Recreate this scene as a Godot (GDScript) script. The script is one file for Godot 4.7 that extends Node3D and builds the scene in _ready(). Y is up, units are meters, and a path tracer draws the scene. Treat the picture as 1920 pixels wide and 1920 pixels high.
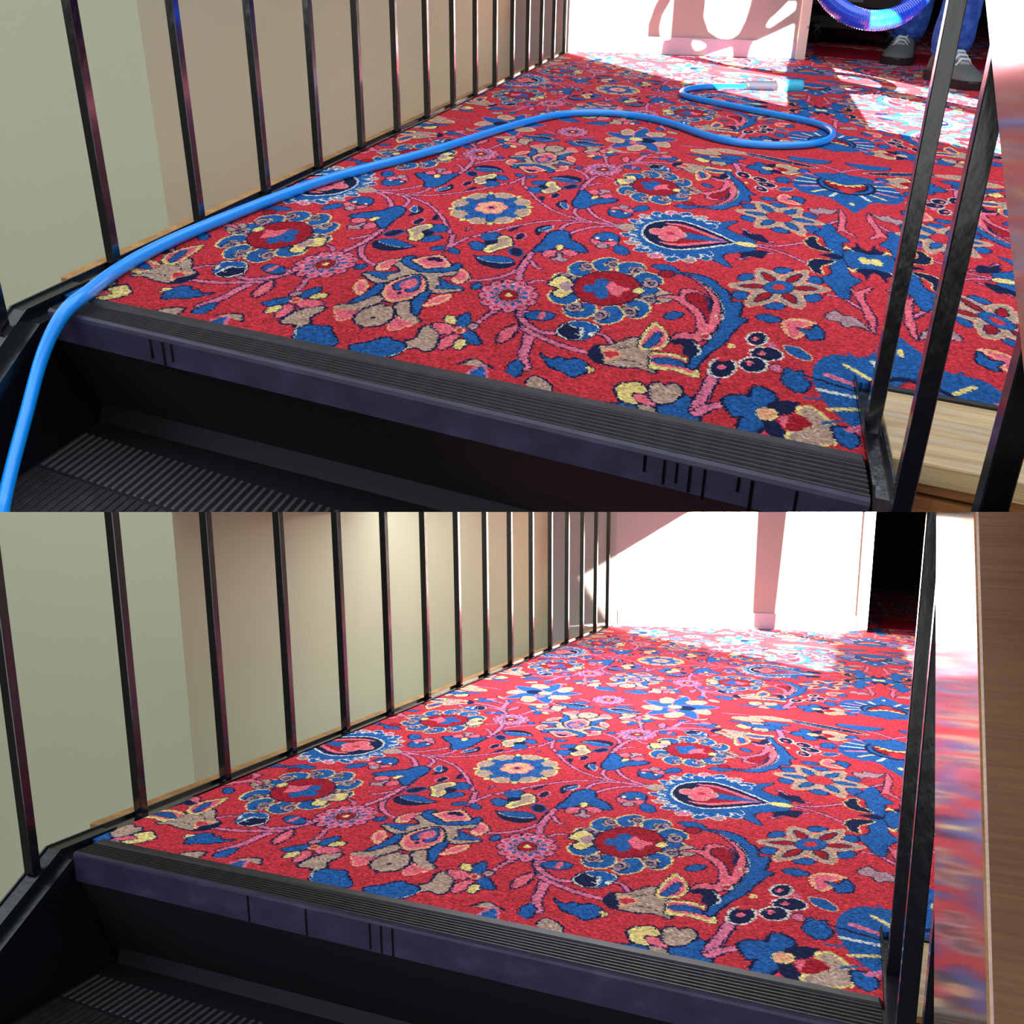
extends Node3D
# Two views of one stair landing: the upper one in front, the lower one set beneath it and tilted.
const S := 1.6
const CUT_ON := true
var K := 0
var eye := Vector3.ZERO
var cut_n := Vector3.UP
var M := {}
var base := {}
var taken := {}
var gv := PackedVector3Array()
var gu := PackedVector2Array()
var gc := PackedColorArray()
var RH := [0.081, 0.110]          # riser height of each view

const TX := [Vector3(0.8703, 0, 0.1467), Vector3(1.0824, 0, 0.0383)]
const TY := [Vector3(-0.0553, 1, -0.1033), Vector3(0.0017, 1, 0.1374)]
const CA := Vector3(0.4079, 0.1967, 0.5948)
const CB := Vector3(0.5727, 0.2729, 0.6683)

func _ready():
	# ---- camera: principal point below the picture's middle (a shifted lens)
	var right := Vector3(0.973, 0.0461, -0.2261)
	var down := Vector3(0.1661, -0.8202, 0.5474)
	var ahead := Vector3(-0.1602, -0.5702, -0.8057)
	eye = CA * S
	var cam := Camera3D.new()
	cam.name = "camera"
	add_child(cam)
	cam.projection = Camera3D.PROJECTION_FRUSTUM
	cam.near = 0.02; cam.far = 100.0
	cam.size = cam.near * 1920.0 / 1803.06
	cam.frustum_offset = Vector2(0, cam.near * (1131.85 - 960.0) / 1803.06)
	cam.transform = Transform3D(Basis(right, -down, -ahead).orthonormalized(), eye)
	cam.current = true
	cut_n = (down * 1803.06 + ahead * (1131.85 - 960.0)).normalized()
	# ---- sky, sun and an added fill light
	var we := WorldEnvironment.new()
	we.name = "world_environment"
	var e := Environment.new()
	e.background_mode = Environment.BG_SKY
	var sm := ProceduralSkyMaterial.new()
	sm.sky_top_color = Color(0.92, 0.95, 1.0); sm.sky_horizon_color = Color(0.84, 0.85, 0.82)
	sm.ground_horizon_color = Color(0.17, 0.16, 0.16); sm.ground_bottom_color = Color(0.09, 0.085, 0.085)
	sm.sky_energy_multiplier = 1.4
	var sky := Sky.new(); sky.sky_material = sm
	e.sky = sky
	e.tonemap_mode = Environment.TONE_MAPPER_LINEAR
	e.tonemap_exposure = 1.12
	e.sdfgi_enabled = true; e.ssao_enabled = true; e.ssil_enabled = true
	we.environment = e
	add_child(we)
	K = 0
	spot("sunlight_upper", Vector3(0.52, 8.5, 14.0), Vector3(0.43, 1.70, 1.6), 2.9, 17000.0, 0.02)
	K = 1
	spot("sunlight_lower", Vector3(2.5, 0.40, -0.9), Vector3(1.05, 0.2, -1.38), 17.0, 600.0, 0.01)
	area("added_fill_lower", Vector3(0.22, 0.50, -0.85), Vector3(0.44, 0.0, -0.86), Vector2(0.9, 1.1), 2.9)  # fill light added out of view above the lower landing
	make_materials()
	var rug: ImageTexture = make_carpet_texture()
	for k in 2:
		K = k
		var m := mat("woven_carpet", Color(0.95, 0.93, 0.92) if k == 0 else Color(1, 1, 1), 0.95, 0.1)
		m.albedo_texture = rug
		m.normal_enabled = true; m.normal_texture = noise_tex(0.35, 51, true, 1024, [], 6.0, 2); m.normal_scale = 0.4
		M.carpet = m
		build_shell(k)
		build_carpet(k)
		build_stair(k)
		build_railings(k)
	K = 0
	build_hose()
	build_dark_room_things()
	build_person()

func W(p: Vector3) -> Vector3:      # building coordinates of view K -> world
	var t: Vector3 = TX[K] * p.x + TY[K] * p.y + Vector3(0, 0, p.z)
	if K == 1:
		t = t - CB
		t = Vector3(Vector3(0.9798, -0.1143, -0.1638).dot(t), Vector3(0.1782, 0.8708, 0.4583).dot(t), Vector3(0.0903, -0.4783, 0.8736).dot(t)) + CA
	return t * S

func WD(p: Vector3) -> Vector3:
	return W(p) - W(Vector3.ZERO)

# ---------------------------------------------------------------- mesh helpers
func tri(a: Vector3, b: Vector3, c: Vector3, ua = null, ub = null, uc = null):
	if ua == null:
		var n := (b - a).cross(c - a).abs()
		if n.y >= n.x and n.y >= n.z:
			ua = Vector2(a.x, a.z); ub = Vector2(b.x, b.z); uc = Vector2(c.x, c.z)
		elif n.x >= n.z:
			ua = Vector2(a.z, a.y); ub = Vector2(b.z, b.y); uc = Vector2(c.z, c.y)
		else:
			ua = Vector2(a.x, a.y); ub = Vector2(b.x, b.y); uc = Vector2(c.x, c.y)
	gv.append_array([a, b, c]); gu.append_array([ua, ub, uc])

func quad(a: Vector3, b: Vector3, c: Vector3, d: Vector3):
	tri(a, b, c); tri(a, c, d)

func hexa(c: Array):                # 8 corners: bottom ring 0..3, top ring 4..7
	quad(c[4], c[5], c[6], c[7]); quad(c[3], c[2], c[1], c[0])
	for i in 4:
		var j := (i + 1) % 4
		quad(c[i], c[j], c[j + 4], c[i + 4])

func box(lo: Vector3, hi: Vector3, sk := 0.0, ch := 0.0):     # sk shears z by x, ch chamfers the top edges
	var f := func(x, y, z): return Vector3(x, y, z + sk * x)
	if ch <= 0.0:
		hexa([f.call(lo.x, lo.y, lo.z), f.call(lo.x, lo.y, hi.z), f.call(hi.x, lo.y, hi.z), f.call(hi.x, lo.y, lo.z),
			f.call(lo.x, hi.y, lo.z), f.call(lo.x, hi.y, hi.z), f.call(hi.x, hi.y, hi.z), f.call(hi.x, hi.y, lo.z)])
		return
	var r := func(y, o): return [f.call(lo.x + o, y, lo.z + o), f.call(lo.x + o, y, hi.z - o), f.call(hi.x - o, y, hi.z - o), f.call(hi.x - o, y, lo.z + o)]
	loft([r.call(lo.y, 0.0), r.call(hi.y - ch, 0.0), r.call(hi.y, ch)])

func loft(rings: Array, caps := true):   # rings of equal length, counted the same way round
	var n: int = rings[0].size()
	for k in rings.size() - 1:
		for i in n:
			var j := (i + 1) % n
			quad(rings[k][i], rings[k][j], rings[k + 1][j], rings[k + 1][i])
	if caps:
		var a: Array = rings[0]
		var b: Array = rings[-1]
		for i in range(1, n - 1):
			tri(a[0], a[i + 1], a[i]); tri(b[0], b[i], b[i + 1])

func bar(p: Vector3, q: Vector3, hx: Vector3, hz: Vector3, ch := 0.2):   # square bar with chamfered edges
	var r := func(c): 
		var o := []
		for s in [[1, -1], [1, 1], [-1, 1], [-1, -1]]:
			var a := Vector2(s[0], s[1])
			var b := Vector2(s[0] * (1.0 - ch), s[1])
			var d := Vector2(s[0], s[1] * (1.0 - ch))
			var pair := [d, b] if s[0] * s[1] > 0 else [b, d]
			for e in pair: o.append(c + hx * e.x + hz * e.y)
		return o
	loft([r.call(p), r.call(q)])

func tube(pts: Array, r: float, n := 10, caps := true):
	var rings := []
	for i in pts.size():
		var a: Vector3 = pts[maxi(i - 1, 0)]
		var b: Vector3 = pts[mini(i + 1, pts.size() - 1)]
		var t := (b - a).normalized()
		var side := t.cross(Vector3.UP)
		if side.length() < 0.05: side = Vector3.RIGHT
		side = side.normalized()
		var up := side.cross(t).normalized()
		var ring := []
		for k in n:
			var w := TAU * k / n
			ring.append(pts[i] + (side * cos(w) + up * sin(w)) * r)
		rings.append(ring)
	loft(rings, caps)

func smooth_line(pts: Array, steps := 6) -> Array:
	var o := []
	for i in pts.size() - 1:
		var p0: Vector3 = pts[maxi(i - 1, 0)]
		var p3: Vector3 = pts[mini(i + 2, pts.size() - 1)]
		for k in steps:
			o.append(pts[i].cubic_interpolate(pts[i + 1], p0, p3, float(k) / steps))
	o.append(pts[-1])
	return o

func numbered(n: String) -> String:
	if not taken.has(n):
		taken[n] = 0
		return n
	taken[n] += 1
	return "%s_%03d" % [n, taken[n]]

func thing(called: String, label: String, category: String, at: Vector3, group := "", world := false) -> Node3D:
	var o := Node3D.new()
	o.name = numbered(called)
	add_child(o, true)
	o.position = at if world else W(at)
	base[o] = o.position
	o.set_meta("label", label); o.set_meta("category", category)
	if group: o.set_meta("group", group)
	return o

# turns what was gathered in gv into one mesh; cut keeps each view on its own side of the plane where the two meet
func commit(called: String, mat: Material, parent = null, smooth := false, cut := true, world := false) -> MeshInstance3D:
	var st := SurfaceTool.new()
	st.begin(Mesh.PRIMITIVE_TRIANGLES)
	st.set_smooth_group(0 if smooth else -1)
	var off: Vector3 = base[parent] if parent else Vector3.ZERO
	var side := -1.0 if K == 0 else 1.0
	var any := false
	for i in range(0, gv.size(), 3):
		var p := []
		for k in 3: p.append([gv[i + k] if world else W(gv[i + k]), gu[i + k], gc[i + k] if gc.size() else Color.WHITE])
		if cut and CUT_ON:
			var o := []
			for k in p.size():
				var a: Array = p[k]
				var b: Array = p[(k + 1) % p.size()]
				var da := side * cut_n.dot(a[0] - eye)
				var db := side * cut_n.dot(b[0] - eye)
				if da >= 0.0: o.append(a)
				if da * db < 0.0:
					var t := da / (da - db)
					o.append([a[0].lerp(b[0], t), a[1].lerp(b[1], t), a[2].lerp(b[2], t)])
			p = o
		for k in range(1, p.size() - 1):
			any = true
			for v in [p[0], p[k + 1], p[k]]:      # clockwise is the front
				st.set_uv(v[1])
				if gc.size(): st.set_color(v[2])
				st.add_vertex(v[0] - off)
	gv.clear(); gu.clear(); gc.clear()
	if not any: return null
	st.generate_normals()
	var mi := MeshInstance3D.new()
	mi.mesh = st.commit()
	mi.material_override = mat
	if parent:
		mi.name = called
		parent.add_child(mi, true)
	else:
		mi.name = numbered(called)
		add_child(mi, true)
	base[mi] = off
	return mi

func struct(called: String, mat: Material, cut := true, smooth := false):
	var o = commit(called, mat, null, smooth, cut)
	if o: o.set_meta("kind", "structure")
	return o

# a board in a flat plane with holes: outer and holes are rings of building points
func board(called: String, outer: Array, holes: Array, thick: float, mat: Material):
	var o := W(outer[0])
	var e1 := (W(outer[1]) - o).normalized()
	var nn := e1.cross(W(outer[2]) - o).normalized()
	var e2 := nn.cross(e1)
	var flat := func(ring):
		var r := PackedVector2Array()
		for p in ring: r.append(Vector2((W(p) - o).dot(e1), (W(p) - o).dot(e2)))
		return r
	var c := CSGPolygon3D.new()
	c.polygon = flat.call(outer); c.depth = thick; c.material = mat
	c.name = numbered(called)
	c.transform = Transform3D(Basis(e1, e2, nn), o)
	for h in holes:
		var k := CSGPolygon3D.new()
		k.polygon = flat.call(h); k.depth = thick * 3.0; k.operation = CSGShape3D.OPERATION_SUBTRACTION
		k.name = "opening"; k.position.z = thick; k.material = mat
		c.add_child(k, true)
	add_child(c, true)
	return c

const A_HOLE1 := [0.5216,1.5531,0.3585,1.6388,0.1166,1.7703,0.1036,1.7992,-0.0025,1.7000,-0.0025,1.8341,0.0226,1.8446,0.0514,1.8583,0.0809,1.8717,0.1409,1.9056,0.5297,2.0311,0.5309,1.9209,0.5236,1.8362]
const A_HOLE2 := [0.6082,1.8644,0.6289,1.4897,0.7726,1.4409,0.8135,1.4266,0.8992,1.6627,0.7307,1.7838]
const A_STRIP1 := [0.2929,1.8441,0.3581,1.8567,0.4278,1.8076,0.5290,1.7972,0.5285,1.7583,0.4107,1.7999]
const A_STRIP2 := [0.6101,1.7685,0.8034,1.6692,0.8506,1.6468,0.8349,1.5980,0.7944,1.6280,0.6146,1.7201]
const A_ARC := [0.3012,1.9374,0.2940,1.9219,0.2835,1.9027,0.2800,1.8843,0.2841,1.8705,0.2569,1.8627,0.2567,1.8835,0.2663,1.9131,0.2754,1.9291]
const A_BIG := [0.2974,1.9556,0.3000,1.9239,0.2999,1.8751,0.2870,1.8690,0.2839,1.8455,0.3324,1.8556,0.3591,1.8642,0.3780,1.8760,0.4177,1.8989,0.4223,1.8805,0.4502,1.8898,0.4551,1.9128,0.4595,1.9204,0.5322,1.9708,0.5345,1.9884,0.5268,2.0296]
const A_CUT1 := [0.3593,1.9756,0.3608,1.9434,0.3604,1.9260,0.3717,1.9095,0.3905,1.9067,0.4068,1.9102,0.4172,1.9151,0.4270,1.9244,0.4367,1.9464,0.4423,1.9695,0.4461,2.0036]
const A_CUT2 := [0.3436,1.8849,0.3579,1.8881,0.3691,1.8869,0.3643,1.8813,0.3504,1.8741,0.3436,1.8774]
const A_CUT3 := [0.4786,1.9506,0.4846,1.9617,0.4942,1.9715,0.5159,1.9971,0.5284,2.0011,0.5285,1.9905,0.5156,1.9783,0.4846,1.9511]
const B_LIT := [-1.1320,0.1086,-1.2641,0.1468,-1.3447,0.1675,-1.3733,0.1715,-1.3608,0.2417,-1.3757,0.2702,-1.4512,0.3285,-1.4894,0.3552,-1.7477,0.3592,-1.7383,0.1053,-1.6500,0.1058,-1.5444,0.1083]
const B_MULLION := [-1.5455,0.3604,-1.5883,0.3612,-1.5762,0.1277,-1.5448,0.1369]
const B_STRIP := [-1.5448,0.1359,-1.5868,0.1275,-1.5339,0.1073,-1.4552,0.1071,-1.5226,0.1250]
const B_RIGHT := [-1.6188,0.0877,-1.5607,0.0788,-1.4072,0.0784,-0.9338,0.0854,-1.2359,0.0861,-1.4585,0.0877]

# ---------------------------------------------------------------- materials
func mat(called: String, c: Color, rough := 0.6, spec := 0.5) -> StandardMaterial3D:
	var m := StandardMaterial3D.new()
	m.resource_name = called; m.albedo_color = c; m.roughness = rough; m.metallic_specular = spec
	return m

func noise_tex(freq: float, seed_: int, normal := false, size := 512, ramp := [], strength := 4.0, octaves := 4) -> NoiseTexture2D:
	var n := FastNoiseLite.new()
	n.seed = seed_; n.frequency = freq; n.fractal_octaves = octaves
	n.noise_type = FastNoiseLite.TYPE_SIMPLEX_SMOOTH
	var t := NoiseTexture2D.new()
	t.width = size; t.height = size; t.seamless = true; t.noise = n
	if normal:
		t.as_normal_map = true; t.bump_strength = strength
	if ramp:
		var g := Gradient.new()
		g.offsets = ramp[0]; g.colors = ramp[1]
		t.color_ramp = g
	return t

func wood_image(seed_: int, dark: Color, light: Color, grey := 0.0) -> ImageTexture:
	var n := FastNoiseLite.new(); n.seed = seed_; n.frequency = 1.0; n.fractal_octaves = 4
	var im := Image.create(512, 512, false, Image.FORMAT_RGB8)
	for y in 512:
		for x in 512:
			var bend := n.get_noise_2d(x * 0.004, y * 0.012) * 26.0
			var ring := 0.5 + 0.5 * sin((y + bend) * 0.09 + 5.0 * n.get_noise_2d(x * 0.002 + 9.0, y * 0.02))
			var pore := n.get_noise_2d(x * 0.02, y * 0.9)
			var k := clampf(0.30 * ring + 0.40 + 0.6 * pore + 0.3 * n.get_noise_2d(x * 0.003 + 70.0, y * 0.006), 0.0, 1.0)
			var c := dark.lerp(light, k)
			if grey > 0.0: c = c.lerp(Color(0.64, 0.61, 0.56), grey * smoothstep(-0.1, 0.4, n.get_noise_2d(x * 0.006 + 40.0, y * 0.02)))
			im.set_pixel(x, y, c)
	return ImageTexture.create_from_image(im)

func make_materials():
	var m := mat("black_gloss_paint", Color(0.035, 0.042, 0.06), 0.2, 0.55)
	m.normal_enabled = true; m.normal_texture = noise_tex(0.02, 3, true, 512, [], 3.0); m.normal_scale = 0.16
	m.uv1_scale = Vector3(14, 5, 1)
	m.clearcoat_enabled = true; m.clearcoat = 0.5; m.clearcoat_roughness = 0.1
	M.paint = m
	m = mat("stringer_paint", Color(0.03, 0.045, 0.06), 0.3, 0.5)
	m.normal_enabled = true; m.normal_texture = noise_tex(0.03, 4, true, 512, [], 3.0); m.normal_scale = 0.2; m.uv1_scale = Vector3(10, 10, 1)
	M.steel = m
	m = mat("black_rubber", Color(1, 1, 1), 0.55, 0.4)
	m.albedo_texture = noise_tex(0.02, 7, false, 512, [[0.0, 0.6, 1.0], [Color(0.10, 0.095, 0.10), Color(0.135, 0.13, 0.135), Color(0.19, 0.18, 0.18)]])
	m.uv1_scale = Vector3(6, 6, 1)
	M.rubber = m
	m = mat("sheen_tinted_rubber", Color(1, 1, 1), 0.42, 0.45)  # same rubber as the stair, bluish sky sheen mixed into its colour
	m.albedo_texture = noise_tex(0.012, 8, false, 512, [[0.0, 0.6, 1.0], [Color(0.12, 0.105, 0.18), Color(0.16, 0.14, 0.235), Color(0.21, 0.19, 0.29)]])
	m.uv1_scale = Vector3(5, 9, 1)
	M.flap = m
	m = mat("tread_rib_rubber", Color(0.25, 0.245, 0.245), 0.5, 0.45); M.rib = m
	M.wet = mat("wet_streak", Color(0.03, 0.03, 0.045), 0.12, 0.5)
	M.border = mat("plain_red_border", Color(0.55, 0.10, 0.15), 0.95, 0.1)
	M.riser = mat("riser_rubber", Color(0.085, 0.085, 0.095), 0.6, 0.3)
	m = mat("oiled_oak", Color(1, 1, 1), 0.45, 0.4)
	m.albedo_texture = wood_image(11, Color(0.50, 0.33, 0.17), Color(0.74, 0.56, 0.34)); m.uv1_scale = Vector3(14, 3, 1)
	M.oak_edge = m
	m = mat("worn_oak", Color(1, 1, 1), 0.5, 0.4)
	m.albedo_texture = wood_image(12, Color(0.52, 0.41, 0.27), Color(0.76, 0.66, 0.47), 0.55); m.uv1_scale = Vector3(2.2, 8, 1)
	M.oak_top = m
	m = mat("brown_oak", Color(1, 1, 1), 0.5, 0.4)
	m.albedo_texture = wood_image(13, Color(0.42, 0.25, 0.12), Color(0.60, 0.39, 0.21)); m.uv1_scale = Vector3(5, 9, 1)
	M.oak_face = m
	m = mat("varnished_handrail", Color(1, 1, 1), 0.16, 0.6)
	m.albedo_texture = wood_image(14, Color(0.50, 0.34, 0.20), Color(0.64, 0.46, 0.29)); m.uv1_scale = Vector3(2, 5, 1)
	m.clearcoat_enabled = true; m.clearcoat = 1.0; m.clearcoat_roughness = 0.08
	M.rail = m
	m = mat("handrail_top", Color(1, 1, 1), 0.5, 0.3)
	m.albedo_texture = wood_image(15, Color(0.33, 0.22, 0.14), Color(0.42, 0.29, 0.19)); m.uv1_scale = Vector3(2, 5, 1)
	M.rail_top = m
	m = mat("beige_wall_paint", Color(0.70, 0.70, 0.58), 0.85, 0.3)
	m.normal_enabled = true; m.normal_texture = noise_tex(0.08, 21, true, 512, [], 2.0); m.normal_scale = 0.12; m.uv1_scale = Vector3(6, 6, 1)
	M.wall = m
	M.white = mat("pale_wall_paint", Color(0.63, 0.595, 0.58), 0.8, 0.3)
	M.skirt = mat("skirting_paint", Color(0.71, 0.66, 0.71), 0.5, 0.4)
	M.jamb = mat("door_casing_paint", Color(0.88, 0.83, 0.77), 0.5, 0.4)
	M.dark = mat("dark_room_shade_paint", Color(0.10, 0.10, 0.12), 0.9, 0.2)  # near-black colour stands in for the shade of an unlit room
	M.plaster = mat("hidden_wall_paint", Color(0.55, 0.52, 0.48), 0.9, 0.2)
	m = mat("blue_hose_rubber", Color(0.0, 0.56, 0.95), 0.35, 0.5)
	m.clearcoat_enabled = true; m.clearcoat = 0.4; m.clearcoat_roughness = 0.25
	m.normal_enabled = true; m.normal_texture = noise_tex(0.05, 31, true, 256, [], 2.0); m.normal_scale = 0.2; m.uv1_scale = Vector3(20, 20, 1)
	M.hose = m
	M.grip = mat("grey_fitting", Color(0.13, 0.14, 0.18), 0.4, 0.5)
	M.brass = mat("pale_collar", Color(0.86, 0.82, 0.74), 0.35, 0.5)
	M.cap = mat("light_blue_coupling", Color(0.18, 0.72, 0.86), 0.35, 0.5)
	m = mat("vacuum_hose_plastic", Color(0.02, 0.30, 0.88), 0.22, 0.6)
	m.clearcoat_enabled = true; m.clearcoat = 0.7; m.clearcoat_roughness = 0.1
	M.vac = m
	m = mat("denim", Color(1, 1, 1), 0.9, 0.2)
	m.albedo_texture = noise_tex(0.03, 41, false, 512, [[0.0, 0.5, 1.0], [Color(0.13, 0.25, 0.50), Color(0.18, 0.34, 0.66), Color(0.28, 0.46, 0.78)]]); m.uv1_scale = Vector3(2, 2, 1)
	M.denim = m
	M.stitch = mat("denim_hem", Color(0.22, 0.32, 0.62), 0.9, 0.2)
	M.shoe = mat("grey_sneaker_leather", Color(0.34, 0.36, 0.35), 0.6, 0.4)
	M.shoe_mesh = mat("sneaker_tongue", Color(0.55, 0.62, 0.62), 0.7, 0.3)
	M.sole = mat("dark_sole", Color(0.16, 0.12, 0.13), 0.7, 0.3)
	M.lace = mat("pale_lace", Color(0.75, 0.82, 0.82), 0.8, 0.3)
	M.machine = mat("black_machine_plastic", Color(0.07, 0.08, 0.095), 0.45, 0.5)
	M.panel = mat("dark_grey_panel", Color(0.11, 0.135, 0.15), 0.5, 0.4)
	M.metal = mat("worn_steel", Color(0.62, 0.60, 0.58), 0.35, 0.5); M.metal.metallic = 0.6
	M.print = mat("pale_label_print", Color(0.62, 0.64, 0.66), 0.6, 0.4)
	M.vinyl = mat("window_lettering_vinyl", Color(0.35, 0.25, 0.22), 0.8, 0.2)
	M.water = mat("water_drop", Color(0.9, 0.95, 1.0, 0.1), 0.05, 0.6)
	M.water.refraction_enabled = true; M.water.refraction_scale = 0.033
	M.screw = mat("screw_head", Color(0.6, 0.56, 0.55), 0.5, 0.5)

# ---------------------------------------------------------------- carpet: one quarter of the woven repeat is drawn, then mirrored both ways
const QW := 832
const QH := 1024
const YARN := {
	"R": Color(0.77, 0.23, 0.27), "D": Color(0.62, 0.14, 0.19), "P": Color(0.90, 0.42, 0.49), "K": Color(0.86, 0.46, 0.58),
	"B": Color(0.16, 0.37, 0.63), "N": Color(0.12, 0.15, 0.28), "T": Color(0.70, 0.60, 0.53), "C": Color(0.92, 0.66, 0.52),
	"Y": Color(0.90, 0.82, 0.52), "G": Color(0.68, 0.55, 0.58), "W": Color(0.86, 0.86, 0.80)}
var ci: Image
var pen := Transform2D.IDENTITY

func fill(col: Color, p: PackedVector2Array):
	var lo := 1e9
	var hi := -1e9
	for v in p:
		lo = minf(lo, v.y); hi = maxf(hi, v.y)
	var n := p.size()
	for y in range(maxi(0, ceili(lo)), mini(ci.get_height() - 1, floori(hi)) + 1):
		var xs := []
		for i in n:
			var a := p[i]
			var b := p[(i + 1) % n]
			if (a.y <= y) != (b.y <= y):
				xs.append(a.x + (y - a.y) / (b.y - a.y) * (b.x - a.x))
		xs.sort()
		for i in range(0, xs.size() - 1, 2):
			var x0 := roundi(xs[i])
			ci.fill_rect(Rect2i(x0, y, maxi(1, roundi(xs[i + 1]) - x0), 1), col)

func disc(col: Color, c: Vector2, r: float):
	for y in range(ceili(c.y - r), floori(c.y + r) + 1):
		var h := sqrt(maxf(0.0, r * r - (y - c.y) * (y - c.y)))
		ci.fill_rect(Rect2i(roundi(c.x - h), y, maxi(1, roundi(2.0 * h)), 1), col)

func line(col: Color, p: PackedVector2Array, r: float, closed := false):
	for i in p.size() - (0 if closed else 1):
		var a := p[i]
		var b := p[(i + 1) % p.size()]
		var d := (b - a).normalized().orthogonal() * r
		if a.distance_to(b) > 0.5: fill(col, PackedVector2Array([a + d, b + d, b - d, a - d]))
		disc(col, a, r)
	if not closed: disc(col, p[-1], r)

func pts_of(f: Array) -> PackedVector2Array:
	var o := PackedVector2Array()
	for i in range(0, f.size(), 2): o.append(pen * Vector2(f[i], f[i + 1]))
	return o

func rounded(p: PackedVector2Array, closed: bool) -> PackedVector2Array:
	var o := PackedVector2Array()
	var n := p.size()
	for i in n - (0 if closed else 1):
		var q := [p[(i - 1 + n) % n], p[i], p[(i + 1) % n], p[(i + 2) % n]] if closed else [p[maxi(i - 1, 0)], p[i], p[i + 1], p[mini(i + 2, n - 1)]]
		for k in 5: o.append((q[1] as Vector2).cubic_interpolate(q[2], q[0], q[3], k / 5.0))
	if not closed: o.append(p[-1])
	return o

func P(c: String, f: Array, oc := "", w := 0):
	var p := rounded(pts_of(f), true)
	if oc: line(YARN[oc], p, w, true)
	fill(YARN[c], p)

func L(c: String, w: float, f: Array, oc := ""):
	var p := rounded(pts_of(f), false)
	if c == "K": w *= 1.4
	if oc: line(YARN[oc], p, w * 0.5 + 3.0)
	line(YARN[c], p, w * 0.5)

func E(c: String, x: float, y: float, rx: float, ry: float, a := 0.0, oc := "", w := 0):
	var p := PackedVector2Array()
	for k in 24:
		var t := TAU * k / 24
		p.append(pen * (Vector2(x, y) + Vector2(cos(t) * rx, sin(t) * ry).rotated(a)))
	if oc: line(YARN[oc], p, w, true)
	fill(YARN[c], p)

func wreath():
	for k in 10:
		var a := TAU * (k + 0.5) / 10.0
		if absf(angle_difference(a, PI)) < 0.25: continue
		var t := pen
		pen = t * Transform2D(a, Vector2.ZERO)
		P("B", [0.58, -0.16, 0.80, -0.27, 0.98, -0.16, 1.05, 0.06, 0.94, 0.2, 0.9, 0.02, 0.78, -0.06, 0.62, 0.06], "Y", 4)
		E("G", 0.80, 0.13, 0.15, 0.13, 0.0, "N", 3)
		E("N", 0.81, 0.12, 0.075, 0.07); E("G", 0.82, 0.125, 0.045, 0.04); E("N", 0.825, 0.12, 0.02, 0.02)
		pen = t
	P("Y", [-1.06, -0.12, -0.86, -0.38, -0.66, -0.22, -0.6, 0.05, -0.78, 0.3, -0.96, 0.18, -0.86, 0.02], "N", 4)
	P("G", [-0.86, -0.1, -0.7, -0.2, -0.62, 0.0, -0.74, 0.12])
	P("T", [0.86, 0.2, 1.02, 0.1, 1.2, 0.3, 1.02, 0.46, 0.88, 0.4], "N", 3)
	E("D", 0.0, 0.0, 0.6, 0.54, 0.0, "N", 4)
	E("B", -0.28, 0.02, 0.15, 0.13); E("B", -0.1, -0.16, 0.14, 0.14); E("B", -0.1, 0.2, 0.14, 0.14); E("B", -0.12, 0.02, 0.15, 0.14)
	P("P", [-0.02, -0.02, 0.1, -0.22, 0.2, -0.06, 0.42, 0.04, 0.26, 0.16, 0.22, 0.3, 0.08, 0.2])
	E("Y", 0.56, 0.1, 0.1, 0.1, 0.0, "N", 2)

func rosette():
	for k in 12:
		var d := Vector2.from_angle(TAU * k / 12.0)
		E("K", d.x * 0.8, d.y * 0.8, 0.2, 0.2, 0.0, "N", 3)
	E("K", 0, 0, 0.78, 0.78)
	for k in 12:
		var d := Vector2.from_angle(TAU * k / 12.0)
		E("R", d.x * 0.8, d.y * 0.8, 0.07, 0.07)
		d = Vector2.from_angle(TAU * (k + 0.5) / 12.0)
		E("B", d.x * 0.56, d.y * 0.56, 0.1, 0.07, d.angle()); E("W", d.x * 0.7, d.y * 0.7, 0.035, 0.035)
	E("G", 0, 0, 0.4, 0.4, 0.0, "N", 2); E("D", 0, 0, 0.31, 0.31, 0.0, "N", 2); E("Y", 0, 0, 0.12, 0.12)

func star6(inner: String, mid: String):
	for k in 6:
		var a := 0.1 + TAU * (k + 0.5) / 6.0
		var d := Vector2.from_angle(a)
		E("B", d.x * 0.84, d.y * 0.84, 0.15, 0.2, a, "N", 3)
		E("P", d.x * 0.56, d.y * 0.56, 0.08, 0.1, a)
	for k in 6:
		var a := 0.1 + TAU * k / 6.0
		var t := pen
		pen = t * Transform2D(a, Vector2.ZERO)
		P("T", [0.1, -0.12, 0.45, -0.26, 0.78, -0.18, 1.04, 0.0, 0.78, 0.18, 0.45, 0.26, 0.1, 0.12], "C", 3)
		P(inner, [0.3, 0.0, 0.5, -0.1, 0.8, 0.0, 0.5, 0.1], "N", 3)
		pen = t
	E(mid, 0, 0, 0.3, 0.3, 0.0, "N", 2); E("R", 0, 0, 0.13, 0.14)

func medallion():
	for k in 8:
		var d := Vector2.from_angle(TAU * (k + 0.5) / 8.0)
		E("T", d.x * 0.78, d.y * 0.78, 0.22, 0.26, d.angle(), "Y", 4)
	E("B", 0, 0, 0.66, 0.66)
	for k in 8:
		var d := Vector2.from_angle(TAU * k / 8.0)
		E("B", d.x * 0.68, d.y * 0.68, 0.22, 0.09, d.angle(), "N", 2)
		E("Y", d.x * 0.96, d.y * 0.96, 0.09, 0.07, d.angle(), "N", 2)
	for k in 6:
		var d := Vector2.from_angle(TAU * k / 6.0)
		E("C", d.x * 0.24, d.y * 0.24, 0.15, 0.15, 0.0, "P", 3)
	E("C", 0, 0, 0.26, 0.26); E("P", 0, 0, 0.14, 0.14); E("N", 0, 0, 0.07, 0.07)

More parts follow.
